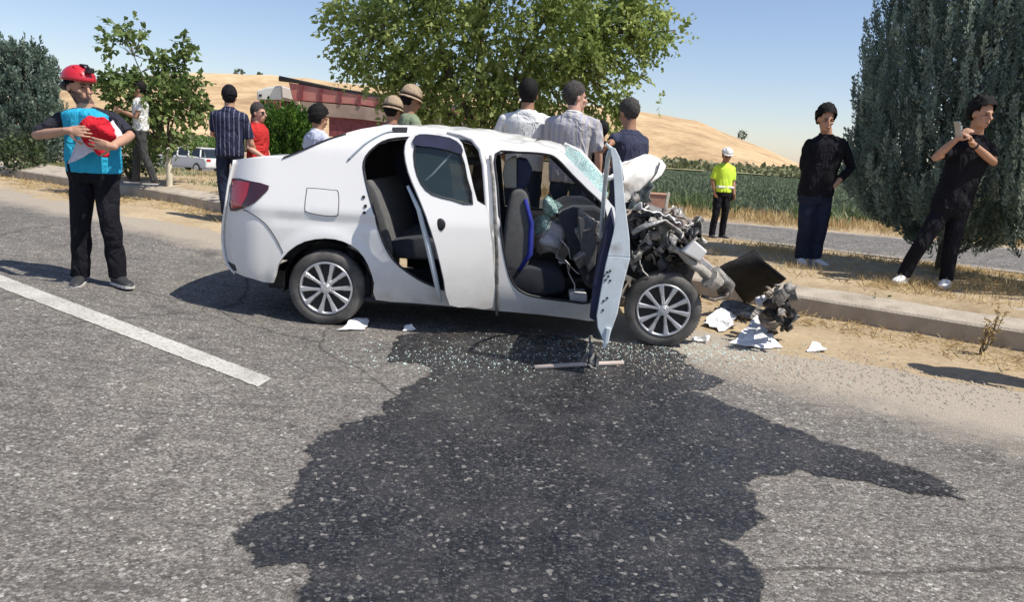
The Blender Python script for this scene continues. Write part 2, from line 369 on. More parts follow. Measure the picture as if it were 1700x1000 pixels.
# far carriageway
a = resample(FN, 3.0); n_ = len(a); b_ = resample(FF, 1.0); b_ = b_[np.linspace(0, len(b_) - 1, n_).astype(int)]
def arc(line, n):
    line = np.array(line, float); L_ = np.r_[0, np.cumsum(np.linalg.norm(np.diff(line, axis=0), axis=1))]; t = np.linspace(0, L_[-1], n)
    return np.stack([np.interp(t, L_, line[:, 0]), np.interp(t, L_, line[:, 1])], -1)
a = arc(FN, 160); b_ = arc(FF, 160); t = np.linspace(0, 1, 14)[:, None, None]; P2 = a[None] * (1 - t) + b_[None] * t
z2 = G(P2.reshape(-1, 2)).reshape(P2.shape[:2]) + .012
me = grid_mesh('far_road', np.concatenate([P2, z2[..., None]], -1)); e_ = np.broadcast_to(np.abs(t[..., 0] - .5) * 2, z2.shape).ravel()
attr(me, 'dust', np.clip((e_ - .75) * 3, 0, .9)); link('far_road', me, m=M_asph_far, kind='structure')
# crop field and scrub plain beyond it
def sector(name, m, r0, r1, a0, a1, dz, nr=30, na=90, wob=0):
    aa, rr = np.meshgrid(np.radians(np.linspace(a0, a1, na)), np.geomspace(r0, r1, nr)); w = 1 + wob * np.sin(aa * 23) * np.sin(aa * 7 + 1)
    P = np.stack([rr * w * np.sin(aa), rr * w * np.cos(aa)], -1); z = G(P.reshape(-1, 2)).reshape(rr.shape) + dz
    return link(name, grid_mesh(name, np.concatenate([P, z[..., None]], -1)), m=m, kind='structure')
sector('crop_field', M_crop, 24, 105, 3, 60, .06, wob=.04)
sector('scrub_plain', M_scrub, 106, 700, -60, 62, .2, wob=.02)
# hills: a ridge read off the skyline
ridge = [(-900, 205), (-300, 200), (-60, 178), (60, 150), (160, 134), (330, 125), (450, 130), (600, 142), (760, 155), (900, 172), (1060, 186), (1100, 190), (1160, 203), (1200, 221), (1270, 247), (1330, 274), (1420, 296), (1700, 320), (2600, 400)]
rx = np.linspace(-900, 2600, 260); ry = np.interp(rx, [p[0] for p in ridge], [p[1] for p in ridge])
rows = []
for (D, k, seed) in [(230, 0, 0), (255, .10, 1), (285, .27, 2), (320, .47, 3), (360, .68, 4), (400, .85, 5), (440, .96, 6), (475, 1., 7), (510, .97, 8), (600, .7, 9), (760, .1, 10), (800, -.1, 0)]:
    row = []
    for px, py in zip(rx, ry):
        d = ray(px, py); h = math.hypot(d[0], d[1]); Dk = D * (1 + .05 * math.sin(px * .004 + seed * .3)); q = 475 * (1 + .05 * math.sin(px * .004 + 2.1))
        top = CZ + d[2] / h * q; nz = noise.noise(Vector((px * .006, D * .012, 2))) * 3.2 * (k > 0) * (k < .99) + noise.noise(Vector((px * .03, D * .03, 2))) * .8 * (k > 0)
        z = -2 + (top + 2) * k + nz * min(1, max(0, (top + 1) / 12))
        row.append((d[0] / h * Dk, d[1] / h * Dk, min(z, top * 1.0 + 2) if k < 1 else z))
    rows.append(row)
link('hills', grid_mesh('hills', np.array(rows)), m=M_hill, kind='structure')

# kerb: precast stones butted along the median
K = resample(KERB[1:], .05); 
for _ in range(60): K[1:-1] = (K[:-2] + 2 * K[1:-1] + K[2:]) / 4
Lk = np.r_[0, np.cumsum(np.linalg.norm(np.diff(K, axis=0), axis=1))]
kerb = empty('concrete_kerb', (0, 0, 0)); tag(kerb, 'long low concrete kerb with a sloping top running along the median', 'kerb'); kerb['kind'] = 'structure'
def kpt(s):
    return np.array([np.interp(s, Lk, K[:, 0]), np.interp(s, Lk, K[:, 1])])
s = 0.; kk = 0
while s < Lk[-1] - 2.:
    ln = 2.0; a = s + .008; b = s + ln - .008; g = Geo(); prof = [(0, -.12), (0.0, .15), (.02, .172), (.36, .235), (.66, .272), (.69, .26), (.69, -.12)]
    j = R_.uniform(-.012, .012); rings = []
    for t in np.linspace(a, b, 4):
        p = kpt(t); q = kpt(t + .05); dd = (q - p) / (np.linalg.norm(q - p) + 1e-9); n2 = np.array([-dd[1], dd[0]])
        base = .05 * min(max(-1.6 - p[0], 0), 4)
        D = math.hypot(*p); dr = 1.35 * float(sstep(D, 15, 50)) * float(sstep(-p[0] / D, .05, .36)) if D > 15 else 0
        rings.append([(p[0] + n2[0] * (u + j), p[1] + n2[1] * (u + j), base + w + j * .4) for u, w in prof])
    m_ = len(prof); vs = [v for r in rings for v in r]
    fs = [(i * m_ + k, i * m_ + (k + 1) % m_, (i + 1) * m_ + (k + 1) % m_, (i + 1) * m_ + k) for i in range(3) for k in range(m_)] + [tuple(range(m_)), tuple(3 * m_ + k for k in range(m_))]
    g.add(vs, fs); g.build('kerb_stone', M_conc, kerb); s += ln; kk += 1

# painted dash: the centre line
def strip_px(name, quads, m, dz, kind='structure'):
    g = Geo()
    top, bot = quads; n = 260; rowt = []; rowb = []
    for i in range(n + 1):
        t = i / n
        for src, dst in ((top, rowt), (bot, rowb)):
            px = src[0][0] + (src[1][0] - src[0][0]) * t; py = src[0][1] + (src[1][1] - src[0][1]) * t; P = gnd(px, py); P = P + (noise.noise(Vector((P[0] * 14, P[1] * 14, 3))) * .008 + noise.noise(Vector((P[0] * 50, P[1] * 50, 3))) * .007) * (1 if dst is rowt else -1) * np.array([.6, .8, 0]) + (noise.noise(Vector((1, i * .3, 3))) * 0); dst.append((P[0], P[1], g1(P[0], P[1]) + dz))
    return link(name, grid_mesh(name, np.array([rowt, rowb])), m=m, kind=kind)
strip_px('painted_line', (((-420, 297.5), (452, 630.7)), ((-420, 317), (428, 645))), M_paint, .009)
# next dashes lie outside the picture, one a little behind the camera's right side
# spill
spill_px = [(660, 560), (720, 552), (800, 552), (900, 556), (1000, 570), (1090, 575), (1135, 590), (1140, 610), (1195, 632), (1180, 648), (1140, 650), (1230, 680), (1290, 706), (1370, 735), (1450, 758), (1530, 785), (1600, 832), (1540, 825), (1440, 803), (1330, 785), (1290, 792), (1245, 800), (1250, 830), (1268, 860), (1235, 880), (1215, 905), (1250, 950), (1262, 1010), (1300, 1150),
            (480, 1150), (490, 1010), (520, 965), (505, 940), (430, 940), (390, 905), (405, 870), (470, 850), (500, 800), (520, 770), (515, 740), (570, 705), (640, 690), (650, 660), (725, 618), (700, 605), (650, 600), (655, 580)]
SP = np.array([gnd(*p)[:2] for p in spill_px])
def poly_sd(P, poly):
    best = np.full(len(P), 1e9); ins = np.zeros(len(P), bool); n = len(poly)
    for i in range(n):
        a = poly[i]; b = poly[(i + 1) % n]; ab = b - a; t = np.clip(((P - a) @ ab) / (ab @ ab), 0, 1); q = a + t[:, None] * ab; best = np.minimum(best, np.hypot(*(P - q).T))
        c = ((a[1] > P[:, 1]) != (b[1] > P[:, 1])) & (P[:, 0] < (b[0] - a[0]) * (P[:, 1] - a[1]) / (b[1] - a[1] + 1e-12) + a[0]); ins ^= c
    return np.where(ins, best, -best)
lo = SP.min(0) - .2; hi = SP.max(0) + .2; gx = np.arange(lo[0], hi[0], .022); gy = np.arange(lo[1], hi[1], .022); GX, GY = np.meshgrid(gx, gy)
P = np.stack([GX, GY], -1).reshape(-1, 2); sdv = poly_sd(P, SP)
per = np.array([noise.noise(Vector((a * 7, b * 7, 1))) * .05 + noise.noise(Vector((a * 22, b * 22, 4))) * .022 for a, b in P]); sdv = sdv + per
idx = np.arange(len(P)).reshape(GX.shape); Fq = np.stack([idx[:-1, :-1], idx[:-1, 1:], idx[1:, 1:], idx[1:, :-1]], -1).reshape(-1, 4)
keep = (sdv[Fq] > -.15).all(1); Fq = Fq[keep]; used = np.unique(Fq); rem = np.full(len(P), -1); rem[used] = np.arange(len(used))
me = np_mesh('fluid_spill', np.concatenate([P[used], (G(P[used]) + .0085)[:, None]], -1), rem[Fq], True)
attr(me, 'fade', np.clip(sdv[used] / .16, -1, 1) + .10)
me.materials.append(M_wet); o = link('fluid_spill', me); tag(o, 'dark wet spill of oil and coolant spreading over the asphalt below the wrecked car', 'spill'); o['kind'] = 'structure'
# ------------------------------------------------------------------ the wrecked car
M_paintw = mat('white_car_paint', (.82, .805, .77), .32, var=.015, scale=3, coat=.6, dirt=((.55, .52, .46), 2.6, .62))
def lowdirt(m, z0=.25, z1=.75, c=(.36, .33, .28)):
    N = m.node_tree.nodes; L = m.node_tree.links; b = N['Principled BSDF']; tc = N.new('ShaderNodeTexCoord'); s = N.new('ShaderNodeSeparateXYZ'); L.new(tc.outputs['Object'], s.inputs[0])
    mr = N.new('ShaderNodeMapRange'); mr.inputs[1].default_value = z0; mr.inputs[2].default_value = z1; mr.inputs[3].default_value = .8; mr.inputs[4].default_value = -.02; L.new(s.outputs[2], mr.inputs[0])
    n = N.new('ShaderNodeTexNoise'); n.inputs['Scale'].default_value = 7; n.inputs['Detail'].default_value = 9; n.inputs['Roughness'].default_value = .7; L.new(tc.outputs['Object'], n.inputs['Vector'])
    a = N.new('ShaderNodeMath'); a.operation = 'MULTIPLY'; a.use_clamp = True; L.new(mr.outputs[0], a.inputs[0]); L.new(n.outputs['Fac'], a.inputs[1])
    old = b.inputs['Base Color'].links[0].from_socket; mx = N.new('ShaderNodeMixRGB'); mx.inputs[2].default_value = (*c, 1); L.new(a.outputs[0], mx.inputs[0]); L.new(old, mx.inputs[1]); L.new(mx.outputs[0], b.inputs['Base Color'])
lowdirt(M_paintw)
M_inner = mat('inner_steel', (.30, .36, .40), .5, var=.2, scale=9)
M_sill = mat('blue_shaded_steel', (.62, .68, .70), .45, var=.1, scale=6, dirt=((.35, .34, .31), 6, .6))  # body steel with the bluish shade of the open door put into its colour
M_black = mat('black_plastic', (.018, .018, .02), .5, var=.3, scale=20, bump=.1)
M_rub = mat('tyre_rubber', (.045, .043, .041), .85, var=.3, scale=14, dirt=((.15, .14, .125), 4, .42))
M_rim = mat('silver_alloy', (.62, .62, .63), .3, metal=.65, var=.06, dirt=((.3, .28, .25), 9, .62))
M_drum = mat('dark_brake', (.03, .028, .027), .6, metal=.4)
M_int = mat('dark_trim', (.022, .024, .032), .8, var=.3, scale=10, sheen=.1)
M_seat = mat('grey_seat_cloth', (.12, .118, .115), .95, var=.15, scale=25, bump=.4, bscale=200)
M_seatbl = mat('blue_seat_cloth', (.02, .03, .26), .9, var=.2)
M_navy = mat('navy_trim', (.012, .016, .05), .7, var=.3)
M_beige = mat('beige_seat_cloth', (.33, .31, .26), .95, var=.1)
M_glass = mat('tinted_glass', (.02, .027, .03), .06, var=.1, spec=.8, alpha=.90)
M_glassd = mat('smoked_glass', (.03, .05, .05), .08, spec=.7, alpha=.6)
M_alu = mat('cast_aluminium', (.42, .40, .37), .5, metal=.5, var=.35, scale=12, bump=.5, bscale=40, dirt=((.14, .115, .09), 9, .52))
M_rust = mat('rusty_brown_metal', (.13, .095, .075), .8, var=.4, scale=20, bump=.5, two=(.38, .32, .26))
M_dgrey = mat('grimy_grey_metal', (.10, .098, .095), .6, metal=.4, var=.4, scale=18, bump=.4, two=(.34, .32, .29))
M_foam = mat('beige_bumper_beam', (.36, .33, .28), .75, var=.15, scale=12, bump=.4, dirt=((.13, .11, .09), 8, .56))
M_bag = mat('airbag_cloth', (.52, .49, .47), .9, var=.12, scale=12, bump=.6, bscale=25)
M_red = mat('red_lens', (.45, .02, .03), .15, coat=.8, var=.1); M_smoke = mat('smoked_lens', (.05, .012, .015), .15, coat=.8)
M_line = mat('panel_gap', (.05, .05, .05), .9)
def shatter(name):
    m = bpy.data.materials.new(name); m.use_nodes = True; N = m.node_tree.nodes; L = m.node_tree.links; b = N['Principled BSDF']
    tc = N.new('ShaderNodeTexCoord'); v = N.new('ShaderNodeTexVoronoi'); v.feature = 'DISTANCE_TO_EDGE'; v.inputs['Scale'].default_value = 55; L.new(tc.outputs['Object'], v.inputs['Vector'])
    r = N.new('ShaderNodeValToRGB'); r.color_ramp.elements[0].position = .03; r.color_ramp.elements[0].color = (.75, .92, .86, 1); r.color_ramp.elements[1].position = .14; r.color_ramp.elements[1].color = (.16, .36, .32, 1)
    L.new(v.outputs['Distance'], r.inputs[0]); L.new(r.outputs[0], b.inputs['Base Color'])
    n = N.new('ShaderNodeTexNoise'); n.inputs['Scale'].default_value = 4; L.new(tc.outputs['Object'], n.inputs['Vector'])
    r2 = N.new('ShaderNodeValToRGB'); r2.color_ramp.elements[0].position = .35; r2.color_ramp.elements[0].color = (.45, .45, .45, 1); r2.color_ramp.elements[1].position = .6; r2.color_ramp.elements[1].color = (.85, .85, .85, 1)
    L.new(n.outputs['Fac'], r2.inputs[0]); L.new(r2.outputs[0], b.inputs['Alpha']); b.inputs['Roughness'].default_value = .25
    return m
M_shat = shatter('shattered_glass')

A0 = gnd(540, 541); O = Vector((A0[0], A0[1], 0))
car = empty('wrecked_car', O); tag(car, 'white saloon car with smashed front end and its side doors wrenched open', 'car')
WID = 1.66
def S(x, z):
    """how far the near side lies inside its outermost plane"""
    s = 0.
    if z > .88: s += (z - .88) * .26 + max(0, z - 1.30) ** 2 * 1.5
    if z < .42: s += (.42 - z) ** 2 * .9
    d = -.48 - x
    if d > 0: s += d * d * 1.5
    r = math.hypot(x, z - .30)
    if .30 < r < .46 and z > .12: s -= .016 * math.sin((r - .30) / .16 * math.pi)
    s += .010 * math.exp(-((z - .80) / .03) ** 2) * (1 if x > -.4 else .3)   # shoulder crease
    return s
def lc(P): return (P[0] - O.x, P[1] - O.y, P[2] - O.z)
def side_px(px, py):
    y = 0.
    for _ in range(8):
        x, _, z = lc(at_y(px, py, O.y + y)); y = S(x, z)
    return (x, z)
def at_l(px, py, yl): return Vector(lc(at_y(px, py, O.y + yl)))
def crom(P, k=4, closed=True):
    P = [np.array(p, float) for p in P]; n = len(P); out = []
    for i in range(n if closed else n - 1):
        p0, p1, p2, p3 = (P[(i - 1) % n], P[i], P[(i + 1) % n], P[(i + 2) % n]) if closed else (P[max(i - 1, 0)], P[i], P[i + 1], P[min(i + 2, n - 1)])
        for t in np.arange(k) / k: out.append(.5 * (2 * p1 + (p2 - p0) * t + (2 * p0 - 5 * p1 + 4 * p2 - p3) * t * t + (3 * p1 - p0 - 3 * p2 + p3) * t ** 3))
    if not closed: out.append(P[-1])
    return out
def inside(P, poly):
    ins = np.zeros(len(P), bool); n = len(poly)
    for i in range(n):
        a = poly[i]; b = poly[(i + 1) % n]
        ins ^= ((a[1] > P[:, 1]) != (b[1] > P[:, 1])) & (P[:, 0] < (b[0] - a[0]) * (P[:, 1] - a[1]) / (b[1] - a[1] + 1e-12) + a[0])
    return ins
def panel(name, outer, holes, to3, m, parent, step=.035, thick=.012, smooth_out=3, tsign=1, m_in=None, off=(0, 1, 0)):
    """a shaped sheet: outlines in panel coordinates, to3 gives the place of each point"""
    loops = [crom(l, smooth_out) if smooth_out > 1 else [np.array(p, float) for p in l] for l in [outer] + holes]
    vs = []; es = []
    for l in loops:
        q = []
        for i in range(len(l)):
            a = l[i]; b = l[(i + 1) % len(l)]; k = max(1, int(np.linalg.norm(b - a) / step)); q += [a + (b - a) * j / k for j in range(k)]
        n0 = len(vs); vs += q; es += [(n0 + i, n0 + (i + 1) % len(q)) for i in range(len(q))]
    nb = len(vs); B = np.array(vs); lo, hi = B.min(0), B.max(0)
    gx, gy = np.meshgrid(np.arange(lo[0], hi[0], step), np.arange(lo[1], hi[1], step * .9)); gx[1::2] += step / 2; Pg = np.stack([gx.ravel(), gy.ravel()], -1)
    ok = inside(Pg, loops[0])
    for h in loops[1:]: ok &= ~inside(Pg, h)
    Pg = Pg[ok]
    if len(Pg): Pg = Pg[np.array([np.min(np.hypot(*(B - p).T)) > step * .45 for p in Pg])]
    r = delaunay_2d_cdt([Vector(v) for v in list(B) + list(Pg)], es, [], 0, 1e-7); V2 = np.array([(v.x, v.y) for v in r[0]]); T = [t for t in r[2]]
    cen = np.array([V2[list(t)].mean(0) for t in T]); ok = inside(cen, loops[0])
    for h in loops[1:]: ok &= ~inside(cen, h)
    T = [t for t, k in zip(T, ok) if k]; V3 = [to3(*p) for p in V2]
    me = bpy.data.meshes.new(name); me.from_pydata([tuple(v) for v in V3], [], T)
    bm = bmesh.new(); bm.from_mesh(me); bmesh.ops.delete(bm, geom=[v for v in bm.verts if not v.link_faces], context='VERTS'); bmesh.ops.recalc_face_normals(bm, faces=bm.faces)
    # faces look away from 'off'
    if sum((f.normal.dot(Vector(off)) for f in bm.faces)) > 0: bmesh.ops.reverse_faces(bm, faces=bm.faces)
    bm.to_mesh(me); bm.free(); me.shade_smooth(); o = link(name, me, parent, m)
    if thick:
        if m_in: me.materials.append(m_in)
        s = o.modifiers.new('t', 'SOLIDIFY'); s.thickness = thick; s.offset = -1
        if m_in: s.material_offset = 1; s.material_offset_rim = 0
        e = o.modifiers.new('e', 'EDGE_SPLIT'); e.split_angle = math.radians(50)
    return o
def side3(off=0.): return lambda x, z: (x, S(x, z) - off, z)
def far3(off=0.): return lambda x, z: (x, WID - S(x, z) + off, z)
PX = lambda L: [side_px(*p) for p in L]

out_px = [(389, 267), (430, 262), (472, 261), (520, 242), (560, 226), (600, 214), (650, 208), (700, 211), (750, 216), (790, 226), (830, 236), (880, 241), (925, 248), (955, 275), (985, 305), (1014, 338), (1022, 356),
          (1016, 420), (1006, 490), (1000, 532), (950, 529), (900, 523), (800, 514), (740, 508), (680, 503), (624, 498), (621, 470), (611, 440), (595, 416), (570, 401), (540, 396), (506, 401), (479, 417), (461, 441), (453, 470), (420, 463), (392, 453), (376, 436), (369, 405), (370, 375), (376, 340), (381, 300)]
rear_open = [(604, 268), (620, 246), (645, 232), (690, 228), (745, 230), (785, 238), (803, 256), (808, 300), (812, 380), (813, 440), (812, 488), (760, 487), (716, 474), (685, 458), (655, 434), (636, 402), (620, 350), (607, 300)]
front_open = [(823, 256), (860, 253), (905, 256), (925, 264), (950, 290), (975, 315), (1003, 345), (1006, 390), (998, 440), (988, 480), (978, 503), (940, 500), (895, 494), (868, 486), (850, 468), (839, 430), (831, 380), (826, 310)]
OUT = PX(out_px); RO = PX(rear_open); FO = PX(front_open)
panel('body_side', OUT, [RO, FO], side3(), M_paintw, car, thick=.02, smooth_out=2, m_in=M_inner)
# far side: doors shut, window openings only
belt = lambda L, zz: [(x, max(z, zz)) for x, z in L]
def clip_above(L, zz):
    out = []
    for i in range(len(L)):
        a = L[i]; b = L[(i + 1) % len(L)]
        if a[1] >= zz: out.append(a)
        if (a[1] >= zz) != (b[1] >= zz): t = (zz - a[1]) / (b[1] - a[1]); out.append((a[0] + (b[0] - a[0]) * t, zz))
    return out
RW = clip_above(RO, .90); FWn = clip_above(FO, .88)
panel('body_side', OUT, [RW, FWn], far3(), M_paintw, car, thick=.02, smooth_out=1, m_in=M_int, off=(0, -1, 0))
panel('window_pane', RW, [], far3(-.012), M_glass, car, thick=0, smooth_out=1)
panel('window_pane', FWn, [], far3(-.012), M_glassd, car, thick=0, smooth_out=1)
# opening seals
def seal(L, name, r=.008, off=.004, par=car, m=M_black, closed=True, f=side3, sm=3):
    pts = crom(L, sm, closed); g = Geo(); P = [f(off)(p[0], p[1]) for p in pts]
    if closed: P.append(P[0])
    g.tube(P, r, 6, cap=not closed); return g.build(name, m, par, True)
seal(RO, 'door_seal', .010, -.004); seal(FO, 'door_seal', .010, -.004)
# rear side window trim: black line by the glass, roof gutter, chrome quarter strip
seal(PX([(470, 262), (505, 248), (545, 231), (575, 222)]), 'rear_glass_trim', .006, .006, closed=False)
seal(PX([(578, 266), (594, 250), (612, 235), (636, 222), (652, 218)]), 'quarter_trim', .008, .004, m=M_inner, closed=False)
panel('roof_rail_cap', PX([(652, 211), (677, 211), (676, 219), (650, 219)]), [], side3(.008), M_black, car, smooth_out=1, thick=.008)
# fuel door with its gap
fd = [(510, 318), (514, 313), (550, 316), (561, 320), (561, 352), (556, 358), (535, 357), (512, 352), (507, 345)]
fdg = [(534 + (x - 534) * 1.045, 335 + (y - 335) * 1.055) for x, y in fd]
fdo = panel('fuel_door', PX(fdg), [], side3(.003), M_line, car, smooth_out=3, thick=.003)
panel('cover', PX(fd), [], side3(.005), M_paintw, fdo, smooth_out=3, thick=.004)
g = Geo(); P = [Vector(side3(.002)(*side_px(*p))) for p in crom([(404, 348), (420, 356), (441, 372), (458, 396), (470, 420)], 4, False)]; g.tube(P, .0035, 5); g.build('bumper_seam', M_line, car)
# tail lamp
tl = panel('tail_light', PX([(386, 296), (415, 300), (447, 308), (438, 322), (422, 336), (404, 346), (383, 350), (383, 325)]), [], side3(.012), M_smoke, car, smooth_out=2, step=.02, thick=.014)
panel('red_lens', PX([(387, 299), (400, 300), (415, 303), (410, 325), (401, 343), (385, 346), (385, 325)]), [], side3(.0145), M_red, tl, smooth_out=1, step=.02, thick=.003)
panel('bumper_scuff', PX([(379, 434), (390, 440), (393, 450), (386, 449), (379, 441)]), [], side3(.004), M_black, car, smooth_out=1, thick=.003)
# door latch striker and hinges seen in the openings
for px, py in ((604, 327), (607, 342), (605, 353)): g = Geo(); x, z = side_px(px, py); g.box((x, S(x, z) - .006, z), (.02, .012, .022)); g.build('latch_striker', M_drum, car, bevel=.003)
# bump strip in dirty lower quarter + cross car surfaces
def cross(name, prof_px, yc, m, ny=14, crown=.03, amp=0, seed=0, thick=.015, inset=None, k=4, extra=None):
    """a surface running across the car along a traced profile"""
    pr = crom([lc(at_y(px, py, O.y + yc))[::2] for px, py in prof_px], k, False); rows = []
    for x, z in pr:
        s = S(x, z) if inset is None else inset; y0, y1 = s + .004, WID - s - .004; row = []
        for j in range(ny + 1):
            t = j / ny; row.append((x - (0), y0 + (y1 - y0) * t, z + crown * (1 - (2 * t - 1) ** 2) - crown * (1 - (2 * (max(yc, y0) - y0) / (y1 - y0) - 1) ** 2)))
        rows.append(row)
    P = np.array(rows)
    if extra: P = extra(P)
    me = grid_mesh(name, P)
    if amp: crumple(me, amp, 4.5, seed)
    o = link(name, me, car, m); s = o.modifiers.new('t', 'SOLIDIFY'); s.thickness = thick; s.offset = 0; return o
cross('rear_panel', [(393, 455), (376, 436), (369, 405), (370, 375), (376, 340), (381, 300), (389, 267)], .08, M_paintw, crown=0,
      extra=lambda P: np.stack([P[..., 0] - .10 * (1 - (2 * (P[..., 1] / WID) - 1) ** 2), P[..., 1], P[..., 2]], -1))
cross('trunk_lid', [(389, 267), (430, 262), (472, 262)], .1, M_paintw, crown=.015)
cross('rear_window', [(472, 262), (520, 243), (560, 227), (600, 215)], .14, M_glass, crown=.02, thick=.006)
# roof: near edge on the rail, rising and buckling towards the middle
mid_px = [(585, 219), (620, 211), (650, 207), (690, 208), (720, 208), (760, 211), (800, 213), (830, 219), (865, 226), (900, 232), (930, 240), (940, 250)]
rail_px = [(583, 222), (618, 213), (650, 212), (692, 215), (725, 217), (760, 222), (796, 229), (830, 239), (868, 243), (900, 246), (928, 252), (940, 262)]
md = crom([lc(at_y(a_, b_, O.y + .62))[::2] for a_, b_ in mid_px], 6, False); rl = crom([side_px(*p) for p in rail_px], 6, False); rows = []
for (mx_, mz), (ex, ez) in zip(md, rl):
    y0 = S(ex, ez) + .004; row = []
    for q in range(27):
        t = q / 26; w_ = math.sin(min(1, t * 2.3) * math.pi / 2) if t < .43 else (1 - .35 * ((t - .43) / .57) ** 2); row.append((ex + (mx_ - ex) * min(1, t * 2.3), y0 + (WID - 2 * y0) * t, ez - .006 + (mz - ez) * w_))
    rows.append(row)
me = grid_mesh('roof', np.array(rows)); keep_ = np.array(rows)[:, 0].copy(); crumple(me, .020, 5.5, 4); ne = 27
for i_ in range(len(rows)): me.vertices[i_ * ne].co = Vector(rows[i_][0]); me.vertices[i_ * ne + 1].co = me.vertices[i_ * ne + 1].co.lerp(Vector(rows[i_][1]), .6)
o = link('roof', me, car, M_paintw); s_ = o.modifiers.new('t', 'SOLIDIFY'); s_.thickness = .01; s_.offset = 0
# torn roof skin lying over the opening
g = Geo(); g.tube([at_l(870, 238, .5), at_l(885, 239, .5), at_l(892, 232, .55), at_l(902, 230, .6)], .006, 6); g.build('roof_tear', M_black, car)
# bulged arch over the pillar
g = Geo(); g.tube([Vector(side3(.012)(*side_px(*p))) for p in ((742, 221), (765, 224), (785, 232), (798, 248), (804, 275), (808, 330), (812, 400))], [.012, .016, .02, .022, .02, .018, .014], 8); g.build('door_frame_arch', M_paintw, car, True)
# windscreen, collapsed
nearp = [at_l(*p, .24) for p in ((930, 258), (958, 290), (985, 318), (1012, 350))]; farp = [at_l(*p, 1.25) for p in ((938, 242), (962, 252), (985, 272), (1006, 300))]
rows = []
for i in range(13):
    t = i / 12 * 3; k = min(int(t), 2); f = t - k; a = nearp[k].lerp(nearp[k + 1], f); b = farp[k].lerp(farp[k + 1], f)
    rows.append([tuple(a.lerp(b, j / 14) + Vector((0, 0, -.09 * math.sin(j / 14 * math.pi) * math.sin(i / 12 * math.pi)))) for j in range(15)])
me = grid_mesh('windscreen', np.array(rows)); crumple(me, .03, 6, 3); link('windscreen', me, car, M_shat)
g = Geo(); g.tube([at_l(936, 240, 1.4), at_l(962, 252, 1.4), at_l(1006, 302, 1.35)], .025, 8); g.build('far_pillar', M_paintw, car, True)
# floor, firewall, bulkhead
X0, X1 = OUT[0][0], side_px(1010, 450)[0]
g = Geo(); g.box(((.25 + X1) / 2, WID / 2, .215), (X1 - .25, WID - .12, .03)); g.box((-.15, WID / 2, .46), (.95, WID - .55, .03)); g.box((.30, WID / 2, .34), (.03, WID - .2, .25))
g.box((X1 + .02, WID / 2, .50), (.03, WID - .16, .62)); g.build('floor_pan', M_int, car)
g = Geo(); g.box((.12, WID / 2, .70), (.03, WID - .25, .55), Euler((0, math.radians(-14), 0))); g.build('seat_bulkhead', M_int, car)
g = Geo(); g.prism([tuple(p) for p in crom(PX([(602, 262), (640, 236), (700, 231), (720, 300), (720, 380), (690, 440), (650, 420), (620, 360)]), 2)], 'y', WID - .14, WID - .16); g.build('far_side_liner', M_navy, car)  # dark navy liner across the far side, over door and window alike
# seats
def prof(L, y): return [tuple(at_l(a, b, y))[::2] for a, b in L]
def soft(me_o, w=.02):
    b = me_o.modifiers.new('b', 'BEVEL'); b.width = w; b.segments = 3; b.limit_method = 'ANGLE'; me_o.data.shade_smooth(); return me_o
bl = prof([(840, 447), (834, 420), (838, 370), (847, 325), (858, 313), (872, 316), (880, 335), (884, 380), (880, 425), (868, 450)], .24)
cu = prof([(836, 445), (880, 440), (925, 448), (938, 462), (938, 484), (900, 492), (850, 486)], .24)
hr = prof([(838, 268), (850, 260), (858, 261), (858, 313), (838, 312), (834, 290)], .3); hf = prof([(858, 262), (876, 265), (884, 280), (880, 302), (868, 316), (858, 314)], .3)
for dy in (0, .72):
    g = Geo(); g.prism([tuple(p) for p in crom(bl, 3)], 'y', .20 + dy, .66 + dy); s0 = soft(g.build('front_seat', M_seat, car), .03)
    g = Geo(); g.prism(cu, 'y', .20 + dy, .68 + dy); soft(g.build('seat_cushion', M_int if dy == 0 else M_seat, s0), .03)
    g = Geo(); g.prism(hr, 'y', .28 + dy, .56 + dy); soft(g.build('headrest', M_beige, s0), .015)
    g = Geo(); g.prism(hf, 'y', .278 + dy, .562 + dy); soft(g.build('headrest_pad', M_navy, s0), .015)
    g = Geo(); g.tube([(x, .197 + dy, z) for x, z in prof([(872, 330), (882, 370), (880, 420), (862, 448)], .24)], [.014, .02, .022, .016], 8); g.build('seat_bolster', M_seatbl, s0, True)
rb = prof([(606, 300), (616, 298), (628, 318), (642, 360), (654, 412), (652, 428), (640, 420), (628, 396), (615, 350)], .2)
g = Geo(); g.prism(rb, 'y', .14, WID - .2); s0 = soft(g.build('rear_seat', M_seat, car), .02)
g = Geo(); g.prism(prof([(648, 400), (700, 392), (726, 400), (728, 432), (660, 428)], .2), 'y', .16, WID - .2); soft(g.build('seat_cushion', M_int, s0), .02)
g = Geo(); g.ell(at_l(676, 411, .35), (.055, .06, .035)); g.ell(at_l(688, 408, .4), (.04, .05, .03)); me = g.mesh('x'); o = g.build('crumpled_bag', M_bag, s0, True); crumple(o.data, .05, 9, 3)
